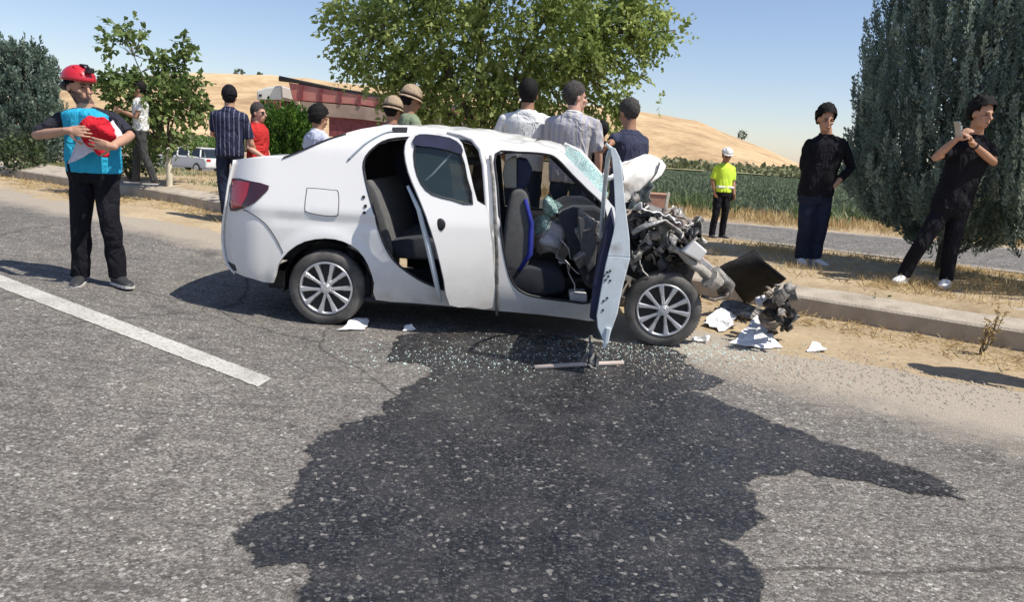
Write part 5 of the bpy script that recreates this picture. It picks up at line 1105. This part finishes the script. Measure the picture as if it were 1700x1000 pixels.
def person(px, py, H, heading, label, sk=SK1, top=None, legs=None, sleeve=None, shoes=M_shoeb, hair='short', hair_m=None, pose=None, slv=.55, lean=0, hem=.92, zg=None, loc=None, D=None, head_yaw=0, head_pitch=0, collar=None,
           voxel=.011, leg_w=1., hat=None, extra=None, seed=1, top_w=1.06, beard=False, group='people standing around the wrecked car', shoulders=1.):
    """px, py: the pixel between the feet (or head when loc given by D)"""
    pose = dict(pose or {}); k = H / 1.78
    if loc is None: loc = place(px, py) if zg is None else gnd(px, py, zg)
    root = empty('person', (loc[0], loc[1], loc[2])); root.scale = (k, k, k)
    M = Matrix.Rotation(lean, 4, 'Y') @ Matrix.Rotation(heading, 4, 'Z'); root.rotation_euler = M.to_euler(); tag(root, label, 'person', None)
    Mi = (Matrix.Translation(root.location) @ M @ Matrix.Scale(k, 4)).inverted()
    def J(v):
        if v[0] == 'px': P = at_y(v[1], v[2], loc[1] - v[3]); return Mi @ Vector(P)
        return Vector(v)
    b = dict(pelvis=(0, 0, .95), waist=(0, 0, 1.08), chest=(0, -.005, 1.32), neck=(0, -.01, 1.495), head=(0, .015, 1.625), shr=(.185, -.01, 1.40), shl=(-.185, -.01, 1.40), elr=(.235, -.03, 1.14), ell=(-.235, -.03, 1.14), wrr=(.235, .06, .90), wrl=(-.235, .06, .90),
             hipr=(.09, 0, .92), hipl=(-.09, 0, .92), knr=(.105, .025, .50), knl=(-.105, .025, .50), anr=(.12, -.015, .085), anl=(-.12, -.015, .085), toer=(.15, .17, .03), toel=(-.15, .17, .03))
    b.update(pose); j = {q: J(v) for q, v in b.items() if q not in ('hr', 'hl', 'nr', 'nl', 'curl')}; curl = b.get('curl', .35)
    if 'neck' in pose and 'shr' not in pose:
        d = j['neck'] - Vector((0, -.01, 1.495)); j['shr'] = j['shr'] + d; j['shl'] = j['shl'] + d
    if 'pelvis' in pose and 'hipr' not in pose:
        d = j['pelvis'] - Vector((0, 0, .95)); j['hipr'] = j['hipr'] + d; j['hipl'] = j['hipl'] + d
    if shoulders != 1.:
        for q in ('shr', 'shl'): j[q].x *= shoulders
    ks = [(.86, j['pelvis'] + Vector((0, 0, -.09))), (.95, j['pelvis']), (1.08, j['waist']), (1.32, j['chest']), (1.495, j['neck']), (1.56, j['neck'].lerp(j['head'], .4))]
    def sp(z):
        for (a, p), (c, q) in zip(ks[:-1], ks[1:]):
            if z <= c: return p.lerp(q, (z - a) / (c - a))
        return ks[-1][1]
    sxv = (j['shr'] - j['shl']); sxv.z *= 0; tw = math.atan2(sxv.y, sxv.x)
    def secs(L, gx=0., gy=0.): return [(sp(z), hx * top_w + gx, hy * top_w + gy, Matrix.Rotation(tw * min(1, max(0, (z - .95) / .4)), 3, 'Z')) for z, hx, hy in L]
    hr_ = Matrix.Rotation(math.radians(head_yaw), 3, 'Z') @ Matrix.Rotation(math.radians(head_pitch), 3, 'X'); hc = j['head']; hr_ = hr_ * 1.08
    def hp(x, y, z): return hc + hr_ @ Vector((x, y, z))

    # body: one surface
    g = Geo(); g.loft(secs([(.86, .12, .08), (.95, .155, .105), (1.05, .145, .10), (1.15, .14, .10), (1.28, .158, .108), (1.37, .158, .100), (1.42, .125, .085), (1.47, .075, .066)]))
    g.tube([j['neck'] + Vector((0, 0, -.05)), j['neck'].lerp(hc, .25), hc + hr_ @ Vector((0, -.02, -.03))], [.070, .062, .060], 14, round_=True)
    g.ell(hp(0, -.012, .035), (.074, .094, .098), hr_, 18, 12); g.ell(hp(0, .022, -.045), (.056, .066, .076), hr_, 16, 10); g.ell(hp(0, .062, -.092), (.026, .022, .022), hr_)
    g.ell(hp(0, .078, .022), (.05, .014, .012), hr_); g.tube([hp(0, .084, .02), hp(0, .100, -.005), hp(0, .110, -.028)], [.009, .012, .016], 8, round_=True); g.ell(hp(0, .086, -.062), (.024, .012, .016), hr_)
    for s_ in (-1, 1): g.ell(hp(s_ * .077, -.008, -.008), (.010, .020, .032), hr_); g.ell(hp(s_ * .042, .066, -.022), (.020, .016, .018), hr_)
    for s_, sh, el, wr, hd, nn in ((1, 'shr', 'elr', 'wrr', 'hr', 'nr'), (-1, 'shl', 'ell', 'wrl', 'hl', 'nl')):
        S_, E_, W_ = j[sh], j[el], j[wr]; g.tube([S_ + Vector((0, 0, -.01)), S_.lerp(E_, .4), E_, E_.lerp(W_, .35), W_], [.043, .044, .038, .040, .027], 12, round_=True)
        d = Vector(b[hd]) if hd in b else (W_ - E_); n = Vector(b[nn]) if nn in b else Vector((-s_, 0.05, 0)); hand(g, W_ + (W_ - E_).normalized() * .005, d, n, -s_, curl)
    for hi, kn, an, to in (('hipr', 'knr', 'anr', 'toer'), ('hipl', 'knl', 'anl', 'toel')):
        A, B_, C_ = j[hi], j[kn], j[an]; g.tube([A, A.lerp(B_, .4), B_, B_.lerp(C_, .35) + Vector((0, -.01, 0)), C_], [.082, .072, .050, .050, .034], 12, round_=True); g.tube([C_ + Vector((0, 0, -.035)), C_.lerp(j[to], .35) + Vector((0, 0, -.04))], [.022, .016], 10, round_=True)
    me = fuse(g, 'body', voxel, 3); o = link('body', me, root, sk); me.materials.append(M_stub if beard else (hair_m or M_hair)); me.materials.append(hair_m or M_hair); iv = hr_.inverted()
    for f in me.polygons:
        q = iv @ (f.center - hc)
        if abs(q.x) < .11 and abs(q.y) < .14 and -.12 < q.z < .16:
            if hair and (q.y < -.03 and q.z > -.062 and abs(q.x) < .074 or (q.z > .028 and q.y < .035 and abs(q.x) > .05)): f.material_index = 2
            elif beard and q.y > -.01 and q.z < -.030 - .35 * max(0, q.y - .05) and q.z > -.105 and not (abs(q.x) < .026 and q.z > -.072 and q.y > .05): f.material_index = 1
    # face
    g = Geo()
    for s_ in (-1, 1): g = Geo(); g.ell(hp(s_ * .030, .083, .004), (.013, .006, .0065), hr_, 8, 6); g.build('eye', M_eye, root, True); g = Geo(); g.tube([hp(s_ * .014, .094, .022), hp(s_ * .032, .093, .027), hp(s_ * .050, .080, .020)], [.004, .005, .003], 6); g.build('eyebrow', M_hair, root, True)
    g = Geo(); g.ell(hp(0, .094, -.062), (.022, .008, .007), hr_, 10, 6); g.build('mouth', M_lip, root, True)
    # hair
    if hair:
        big = dict(short=0., curly=.016, fade=-.002)[hair]; g = Geo(); g.ell(hp(0, -.018, .040), (.0875 + big, .107 + big, .112 + big * 1.2), hr_, 30, 22); o = g.build('hair', hair_m or M_hair, root, True); bm = bmesh.new(); bm.from_mesh(o.data); inv = hr_.inverted(); rem = []
        for v in bm.verts:
            q = inv @ (v.co - hc); lim = .075 - max(0, (.05 - q.y)) * .55
            if (q.y > -.012 and q.z < min(.085, max(.0, .085 - (.102 - q.y) * .8))) or q.z < -.068: rem.append(v)
        bmesh.ops.delete(bm, geom=rem, context='VERTS')
        if hair == 'curly':
            for v in bm.verts: v.co += v.normal * (noise.noise(v.co * 38) * .020 + noise.noise(v.co * 80) * .01)
        else:
            for v in bm.verts: v.co += v.normal * (noise.noise(v.co * 45) * .006)
        bm.to_mesh(o.data); bm.free()
    # shirt
    sl = [] ; gt = Geo(); gs = Geo()
    gt.loft(secs([(hem, .162, .118), (hem + .06, .165, .120), (1.08, .160, .118), (1.18, .160, .118), (1.30, .172, .122), (1.37, .172, .118), (1.42, .145, .105), (1.46, .10, .085), (1.49, .066, .066)], .008, .008), 24)
    for s_, sh, el, wr in ((1, 'shr', 'elr', 'wrr'), (-1, 'shl', 'ell', 'wrl')):
        S_, E_, W_ = j[sh], j[el], j[wr]; q = gs if sleeve else gt; inn = Vector((j['neck'].x, j['neck'].y, S_.z))
        q.tube([S_.lerp(inn, .70) + Vector((0, 0, .034)), S_.lerp(inn, .35) + Vector((0, 0, .014)), S_ + Vector((0, 0, -.012))], [.046, .050, .056], 14, round_=True)
        path = [S_, S_.lerp(E_, .5), E_] if slv >= 1 else [S_, S_.lerp(E_, slv * .5), S_.lerp(E_, slv)]
        rds = [.057, .058, .052] if slv >= 1 else [.057, .060, .061]
        if slv > 1: path += [E_.lerp(W_, (slv - 1) * .5), E_.lerp(W_, slv - 1)]; rds += [.050, .044]
        q.tube(path, rds, 14)
    me = fuse(gt, 'shirt', voxel, 7); wrinkle(me, .0075, 1, seed); so_ = link('shirt', me, root, top)
    if sleeve: me = fuse(gs, 'sleeves', voxel, 2); wrinkle(me, .004, 1, seed + 3); link('sleeves', me, so_, sleeve)
    if collar:
        g = Geo(); n = 14; c = j['neck'] + Vector((0, 0, -.012)); g.tube([c + Vector((.072 * math.cos(2 * math.pi * q / n), .066 * math.sin(2 * math.pi * q / n) + .002, -.016 * math.sin(2 * math.pi * q / n))) for q in range(n + 1)], .012, 8, cap=False); g.build('collar', collar, so_, True)
    # trousers
    g = Geo(); g.loft(secs([(.84, .15, .105), (.92, .165, .12), (1.0, .162, .118), (1.035, .155, .112)]), 24)
    for hi, kn, an in (('hipr', 'knr', 'anr'), ('hipl', 'knl', 'anl')):
        A, B_, C_ = j[hi], j[kn], j[an]; g.tube([A, A.lerp(B_, .45), B_, B_.lerp(C_, .5) + Vector((0, -.012, 0)), C_ + Vector((0, 0, -.02))], [.096, .088 * leg_w, .072 * leg_w, .069 * leg_w, .064 * leg_w], 14)
    me = fuse(g, 'trousers', voxel, 3); wrinkle(me, .009, 1, seed + 7); link('trousers', me, root, legs)
    for an, to in (('anr', 'toer'), ('anl', 'toel')):
        C_, T_ = j[an], j[to]; d = (T_ - C_); d.z = 0; d.normalize(); sd = Vector((d.y, -d.x, 0)); z0 = C_.z - .085; M3 = Matrix((d, sd, Vector((0, 0, 1)))).transposed(); hc_ = Vector((C_.x, C_.y, z0))
        g = Geo(); P = [(-.065, .034, .055), (-.03, .040, .075), (.03, .042, .07), (.09, .047, .045), (.15, .046, .032), (.19, .034, .022), (.205, .015, .012)]; vs = []; n = 12
        for x, w_, h_ in P:
            for q in range(n): a = 2 * math.pi * q / n; vs.append(hc_ + M3 @ Vector((x, w_ * math.cos(a), .016 + h_ * .5 + h_ * .62 * math.sin(a))))
        g.add(vs, [(i * n + q, i * n + (q + 1) % n, (i + 1) * n + (q + 1) % n, (i + 1) * n + q) for i in range(len(P) - 1) for q in range(n)] + [tuple(range(n))[::-1], tuple((len(P) - 1) * n + q for q in range(n))]); sh_ = g.build('shoe', shoes, root, True)
        g = Geo(); out = [(x, w_ + .004) for x, w_, h_ in P] + [(x, -w_ - .004) for x, w_, h_ in P[::-1]]; n = len(out); vs = [hc_ + M3 @ Vector((x, y, .0)) for x, y in out] + [hc_ + M3 @ Vector((x, y, .022)) for x, y in out]; g.add(vs, [tuple(range(n))[::-1], tuple(range(n, 2 * n))] + [(i, (i + 1) % n, (i + 1) % n + n, i + n) for i in range(n)]); g.build('sole', M_sole, sh_)
    if extra: extra(root, j, hp, hr_)
    root['h'] = H; del root['h']
    return root, j, hp, hr_, Mi
FC = math.pi      # facing the camera
def by_head(px, py, H, D):
    """a place at distance D under a head-top pixel, and the height that reaches it"""
    P = at_d(px, py, D); z = g1(P[0], P[1]); return np.array([P[0], P[1], z]), P[2] - z
def cap_dome(name, m, root, hp, hr_, rx=.088, ry=.108, rz=.085, zc=.045, zmin=.02, brim=0, brim_m=None, tilt=0):
    g = Geo(); g.ell(hp(0, -.012, zc), (rx, ry, rz), hr_, 26, 16); o = g.build(name, m, root, True); bm = bmesh.new(); bm.from_mesh(o.data); inv = hr_.inverted(); c = hp(0, 0, 0)
    bmesh.ops.delete(bm, geom=[v for v in bm.verts if (inv @ (v.co - c)).z < zmin], context='VERTS'); bm.to_mesh(o.data); bm.free(); s_ = o.modifiers.new('t', 'SOLIDIFY'); s_.thickness = .005
    if brim:
        g = Geo(); n = 12; vs = [hp(0, .06, zmin + .012)]
        for q in range(n + 1): a = math.pi * (q / n); vs.append(hp(rx * .85 * math.cos(a), .06 + (brim) * math.sin(a), zmin + .014 - .014 * math.sin(a)))
        g.add(vs, [(0, q + 1, q + 2) for q in range(n)]); q = g.build('brim', brim_m or m, o); t_ = q.modifiers.new('t', 'SOLIDIFY'); t_.thickness = .005
    return o
C_cyan = cloth('cyan_shirt', (.03, .38, .58), .06); C_char = cloth('charcoal_cloth', (.028, .029, .040)); C_blk = cloth('black_cloth', (.010, .010, .014), .25); C_navy = cloth('navy_cloth', (.018, .021, .045)); C_dnavy = cloth('faded_navy_cloth', (.045, .05, .085)); C_white = cloth('white_cloth', (.76, .76, .74), .03)
C_grey = striped('pale_grey_striped_cloth', (.50, .48, .48), (.40, .40, .47), 5.2, .6); C_strp = striped('navy_striped_cloth', (.024, .027, .058), (.17, .18, .24), 5.5, .86); C_red = cloth('red_polo', (.55, .035, .035), .08); C_hv = mat('hi_vis_cloth', (.60, .85, .06), .8, var=.08, scale=6, bump=.2); C_bluew = cloth('pale_blue_cloth', (.52, .55, .66), .05); C_maroon = cloth('maroon_cloth', (.13, .035, .045)); C_tanh = cloth('tan_hat_cloth', (.34, .26, .18)); C_jean = cloth('dark_jeans', (.02, .026, .05))
M_helm = mat('red_helmet', (.52, .018, .03), .35, var=.1, coat=.4); M_redc = cloth('red_cap_cloth', (.62, .02, .035), .06)

# 1 the man in the red helmet
def helmet(root, j, hp, hr_):
    h = cap_dome('helmet', M_helm, root, hp, hr_, .108, .135, .112, .045, .032)
    g = Geo()
    for s_ in (-1, 0, 1): g.tube([hp(s_ * .045, .10, .085), hp(s_ * .055, .03, .150 - abs(s_) * .012), hp(s_ * .05, -.06, .142 - abs(s_) * .015), hp(s_ * .04, -.125, .08)], .008, 6)
    g.build('helmet_ridge', M_redc, h, True)
    g = Geo(); P = [hp(.088 * math.cos(a), -.02 - .112 * math.sin(a), .022 - .04 * math.sin(a)) for a in [math.pi * q / 12 for q in range(13)]]; g.tube(P, .022, 8); g.build('helmet_rear', M_black, h, True)
    g = Geo(); g.box(hp(0, .115, .125), (.055, .04, .04), hr_.to_euler()); g.box(hp(0, .05, .158), (.04, .06, .015), hr_.to_euler()); g.box(hp(.02, .13, .145), (.02, .02, .02), hr_.to_euler()); g.build('headlamp', M_black, h, bevel=.006)
    g = Geo()
    for s_ in (-1, 1): g.tube([hp(s_ * .085, -.0, .03), hp(s_ * .076, .0, -.04), hp(s_ * .04, .030, -.108), hp(0, .04, -.122)], .0035, 5)
    g.build('chin_strap', M_black, h, True)
pose = dict(anr=('px', 133, 455, .05), anl=('px', 196, 456, .05), toer=('px', 122, 473, .25), toel=('px', 226, 474, .22), knr=('px', 134, 372, .06), knl=('px', 182, 368, .08), hipr=(.085, 0, .90), hipl=(-.085, 0, .90), pelvis=(.0, 0, .93),
            head=('px', 132, 145, .03), neck=('px', 144, 180, .0), shr=('px', 106, 196, .0), shl=('px', 186, 196, .02), elr=('px', 60, 225, .08), wrr=('px', 112, 217, .33), hr=(-1, .05, .02), nr=(0, -1, -.1), ell=('px', 216, 226, .12), wrl=('px', 186, 243, .38), hl=(.95, .1, .12), nl=(.1, -1, .2), curl=.18)
hel = gnd(165, 471); root, j, hp, hr_, Mi = person(165, 471, 1.83, FC + .08, 'man in a red helmet and cyan shirt with dark sleeves holding a red cap', SK1, C_cyan, C_blk, sleeve=C_char, pose=pose, slv=.92, head_yaw=58, head_pitch=-4, hair='short', extra=helmet, voxel=.006, beard=True, collar=C_char, leg_w=1.05, loc=hel, seed=4, top_w=1.2)
for nm, ln in (('watch', None),): pass
def lw(a, b, dy): return Vector(at_y(a, b, hel[1] - dy))
# red cap held against the chest, papers below it
c = lw(163, 222, .25); cp = empty('red_cap', c); tag(cp, 'bright red cloth cap held by the man in the red helmet', 'cap')
g = Geo(); g.ell((0, 0, 0), (.135, .06, .12), Euler((0, -.5, 0)), 30, 20); o = g.build('crown', M_redc, cp, True); crumple(o.data, .05, 6, 4)
g = Geo(); g.ell((.0, -.02, -.10), (.11, .03, .035), Euler((.2, .5, 0)), 24, 12); o = g.build('brim', M_redc, cp, True); crumple(o.data, .03, 9, 6)
M_paper = mat('printed_paper', (.66, .66, .67), .8, var=.06, scale=30, dirt=((.28, .27, .30), 34, .56))
def sheet(name, pts, m, label, th=.002, amp=.02, seed=2):
    B = [lw(*p) for p in pts]; n = 8; P = np.array([[tuple(B[0].lerp(B[1], i / n).lerp(B[3].lerp(B[2], i / n), q / n)) for q in range(n + 1)] for i in range(n + 1)]); me = grid_mesh(name, P); crumple(me, amp, 5, seed); o = link(name, me, None, m); s_ = o.modifiers.new('t', 'SOLIDIFY'); s_.thickness = th; tag(o, label, 'paper'); return o
sheet('paper', [(128, 232, .20), (186, 198, .20), (206, 230, .24), (113, 271, .26)], M_paper, 'white printed sheets held under the red cap')
# 2 man in white shirt by the young tree
person(237, 305, 1.66, math.pi / 2 + .35, 'man in a white shirt and grey trousers standing by the young tree, forearms raised', SK2, C_white, cloth('grey_trousers', (.06, .062, .06)), pose=dict(elr=(.2, .02, 1.15), wrr=(.14, .26, 1.2), ell=(-.21, .04, 1.15), wrl=(-.12, .28, 1.24), anr=(.1, .12, .085), toer=(.12, .3, .03), knr=(.1, .1, .5), anl=(-.1, -.2, .085), toel=(-.12, -.02, .03), knl=(-.1, -.05, .5)), collar=C_white, zg=.27)
# 3 striped shirt, seen from behind
def beanie(root, j, hp, hr_): cap_dome('cap', C_blk, root, hp, hr_, .093, .113, .120, .040, .0)
P = place(383, 362); Hh = 1.84
person(383, 362, 1.86, .12, 'man from behind in a navy striped shirt and black cap, by the boot', SK1, C_strp, C_jean, pose=dict(elr=('px', 418, 240, -.05), wrr=('px', 425, 258, -.2), ell=(-.24, .08, 1.13), wrl=(-.14, .28, 1.1), anr=(.07, -.05, .085), anl=(-.06, .05, .085), toer=(.1, .13, .03), toel=(-.1, .23, .03)), extra=beanie, loc=gnd(383, 366, .05), collar=C_strp, slv=.8, hem=.86, top_w=1.08)
# 4 red polo
def shades(root, j, hp, hr_):
    g = Geo()
    for s_ in (-1, 1): g.ell(hp(s_ * .032, .092, .004), (.026, .008, .017), hr_); g.tube([hp(s_ * .055, .085, .008), hp(s_ * .078, .0, .008)], .003, 5)
    g.build('sunglasses', M_black, root, True)
loc, H_ = by_head(428, 170, 1.75, 11.6); person(0, 0, H_, -math.pi / 2 + .35 - .6, 'balding man in a red polo shirt and sunglasses facing right beyond the boot', SK3, C_red, C_jean, loc=loc, extra=shades, hair='fade', hair_m=M_hairg, collar=C_red, pose=dict(elr=(.24, .0, 1.13), wrr=(.2, .2, 1.02)))
# 5 dark haired man in pale shirt
loc, H_ = by_head(528, 172, 1.7, 9.6); person(0, 0, H_ * .985, -.75, 'dark haired man in a pale blue shirt seen above the rear window', SK2, C_bluew, C_jean, loc=loc, head_pitch=-12, hair='curly', collar=C_white, seed=5)
# 6, 7 two in hats by the truck
def hatx(root, j, hp, hr_):
    o = cap_dome('hat', C_tanh, root, hp, hr_, .098, .118, .120, .048, .03); g = Geo(); n = 24; vs = []
    for q in range(n):
        a = 2 * math.pi * q / n; vs += [hp(.090 * math.cos(a), -.012 + .110 * math.sin(a), .035), hp(.118 * math.cos(a), -.012 + .140 * math.sin(a), .012)]
    g.add(vs, [(2 * q, 2 * q + 1, (2 * q + 3) % (2 * n), (2 * q + 2) % (2 * n)) for q in range(n)]); b_ = g.build('brim', C_tanh, o, True); t_ = b_.modifiers.new('t', 'SOLIDIFY'); t_.thickness = .004
loc, H_ = by_head(681, 140, 1.8, 10.3); person(0, 0, H_ / 1.01, -1.0, 'tallest of the two people in tan hats seen over the car roof', SK2, cloth('sage_shirt', (.22, .27, .18)), C_jean, loc=loc, extra=hatx, head_pitch=-15)
loc, H_ = by_head(652, 159, 1.8, 9.8); person(0, 0, H_ / 1.01, -.55, 'person in a tan hat and maroon top seen over the car roof, nearer the truck', SK2, C_maroon, C_jean, loc=loc, extra=hatx, head_pitch=-10)
loc, H_ = by_head(702, 176, 1.8, 9.5); person(0, 0, H_ / 1.01, 2.4, 'person in a pale pink top whose shoulder shows above the car roof', SK3, cloth('pink_top', (.56, .43, .40)), C_jean, loc=loc, hair='short', head_pitch=-20) if False else None
# 8 white T-shirt
loc, H_ = by_head(879, 130, 1.9, 9.45); person(0, 0, H_, -.12, 'man with black hair in a white T-shirt seen from behind over the car roof', SK2, C_white, C_jean, loc=loc, pose=dict(elr=(.27, .05, 1.16), ell=(-.29, .02, 1.17), wrr=(.16, .25, 1.05), wrl=(-.22, .22, 1.02)), slv=.75, seed=8, top_w=1.1, shoulders=1.14, voxel=.010)
# 9 pale striped shirt
loc, H_ = by_head(957, 134, 1.9, 9.15); person(0, 0, H_, -.3, 'man in a pale grey striped shirt seen from behind, head turned right', SK3, C_grey, C_jean, loc=loc, pose=dict(elr=(.27, -.02, 1.13), wrr=(.27, .05, .92), ell=(-.25, .05, 1.14), wrl=(-.15, .2, 1.0)), slv=.95, hair='fade', hair_m=M_hairg, head_yaw=-50, seed=9, top_w=1.18, shoulders=1.17, hem=.84, collar=C_white, voxel=.010)
# 10 half-hidden figure
loc, H_ = by_head(1000, 200, 1.6, 10.2); person(0, 0, H_, .6, 'half hidden person in black between the striped shirt man and the navy shirt man', SK2, C_blk, C_blk, loc=loc)
# 11 navy shirt, hand on the raised bonnet
loc, H_ = by_head(1054, 164, 1.8, 8.75); person(0, 0, H_, .55, 'grey haired man in a navy shirt beside the raised bonnet, one arm reaching left', SK2, C_dnavy, C_dnavy, loc=loc, pose=dict(ell=('px', 1022, 232, .02), wrl=('px', 1008, 242, .25), elr=(.23, .1, 1.15), wrr=(.12, .3, 1.1), neck=(-.01, .02, 1.49), head=(-.01, .06, 1.635)), slv=.8, hair='fade', hair_m=M_hairg, head_pitch=-14, seed=10, top_w=1.08, hem=.86)
# 12 the officer
def pcap(root, j, hp, hr_):
    cap_dome('cap', C_white, root, hp, hr_, .104, .127, .098, .058, .045, .10, C_white); g = Geo(); g.box(j['pelvis'] + Vector((0, 0, .075)), (.36, .27, .045)); g.build('belt', C_white, root, bevel=.015)
    g = Geo(); g.box(j['pelvis'] + Vector((-.19, .03, -.1)), (.06, .09, .18)); g.build('holster', M_black, root, bevel=.01)
person(1190, 396, 1.76, FC + .35, 'traffic officer in a yellow hi-vis shirt and white cap on the other carriageway', SK2, C_hv, C_blk, loc=gnd(1190, 396, -.06), extra=pcap, collar=C_hv, head_pitch=-14, head_yaw=-20, slv=.9, pose=dict(elr=(.23, -.04, 1.15), wrr=(.2, .02, .95), ell=(-.235, -.01, 1.14), wrl=(-.22, .08, .92)))
# 13 man in black by the cypress
pose = dict(head=('px', 1371, 199, .06), neck=('px', 1372, 222, .0), shr=('px', 1343, 238, .0), shl=('px', 1399, 237, .0), chest=('px', 1367, 262, .0), waist=('px', 1357, 300, 0), pelvis=('px', 1353, 322, 0), hipr=('px', 1342, 328, 0), hipl=('px', 1367, 328, 0), knr=('px', 1337, 380, .06), knl=('px', 1361, 382, .06), anr=('px', 1330, 426, .0), anl=('px', 1352, 427, .02),
            elr=('px', 1334, 275, -.08), wrr=('px', 1345, 305, -.18), ell=('px', 1413, 278, -.02), wrl=('px', 1387, 306, .08), hl=(.8, .1, -.35), nl=(0, -1, 0))
b13 = gnd(1343, 438, .27); jp = dict(pose); person(0, 0, 1.88, FC, 'man in a long sleeved black shirt standing with one hand at his pocket', SK1, C_blk, C_jean, loc=b13, pose={**pose, 'toer': (.13, .18, .03), 'toel': (-.12, .17, .03)}, slv=1.72, shoes=M_shoew, hair='curly', head_pitch=-12, collar=C_blk, voxel=.010, seed=13, leg_w=1.12, top_w=1.15)
# 14 man filming
b14 = gnd(1529, 474, .27)
pose = dict(head=('px', 1630, 190, .10), neck=('px', 1619, 222, .0), shr=('px', 1590, 245, .03), shl=('px', 1642, 243, .03), chest=('px', 1606, 268, .0), waist=('px', 1588, 315, 0), pelvis=('px', 1578, 342, 0), hipr=('px', 1564, 350, 0), hipl=('px', 1592, 350, 0), knr=('px', 1528, 408, .06), knl=('px', 1578, 412, .06), anr=('px', 1500, 455, .0), anl=('px', 1572, 462, .05), toer=('px', 1484, 476, .15), toel=('px', 1561, 484, .22),
            elr=('px', 1552, 262, .12), wrr=('px', 1587, 232, .25), hr=(-.35, .35, .6), nr=(-1, 0, 0), ell=('px', 1650, 270, .12), wrl=('px', 1614, 238, .27), hl=(.45, .3, .55), nl=(1, 0, 0), curl=.6)
def watch(root, j, hp, hr_):
    g = Geo(); a = j['wrl'].lerp(j['ell'], .12); d = (j['ell'] - j['wrl']).normalized(); g.tube([a - d * .012, a + d * .012], .034, 16); g.build('watch', M_black, root, bevel=.002)
r14, j14, _, _, _ = person(0, 0, 1.88, FC, 'man in a black T-shirt leaning back under the cypress and filming with a phone', SK1, C_blk, C_blk, loc=b14, pose=pose, slv=.7, shoes=M_shoew, hair='curly', head_pitch=-8, head_yaw=14, voxel=.0085, seed=14, extra=watch)
ph = at_y(1590, 214, b14[1] - .36); g = Geo(); g.box((0, 0, 0), (.010, .075, .15), Euler((0, -.35, .2))); g.box((.002, -.02, .05), (.014, .02, .02), Euler((0, -.35, .2))); o = g.build('phone', mat('phone_silver', (.4, .4, .42), .3, metal=.5), bevel=.004, loc=ph); tag(o, 'phone held up by the man under the cypress', 'phone')
# 15 someone just right of the picture, whose shadow falls on the dirt
person(0, 0, 1.75, FC + .3, 'bystander just right of the picture whose shadow falls on the dirt', SK1, C_char, C_jean, loc=gnd(1812, 655), voxel=.014)
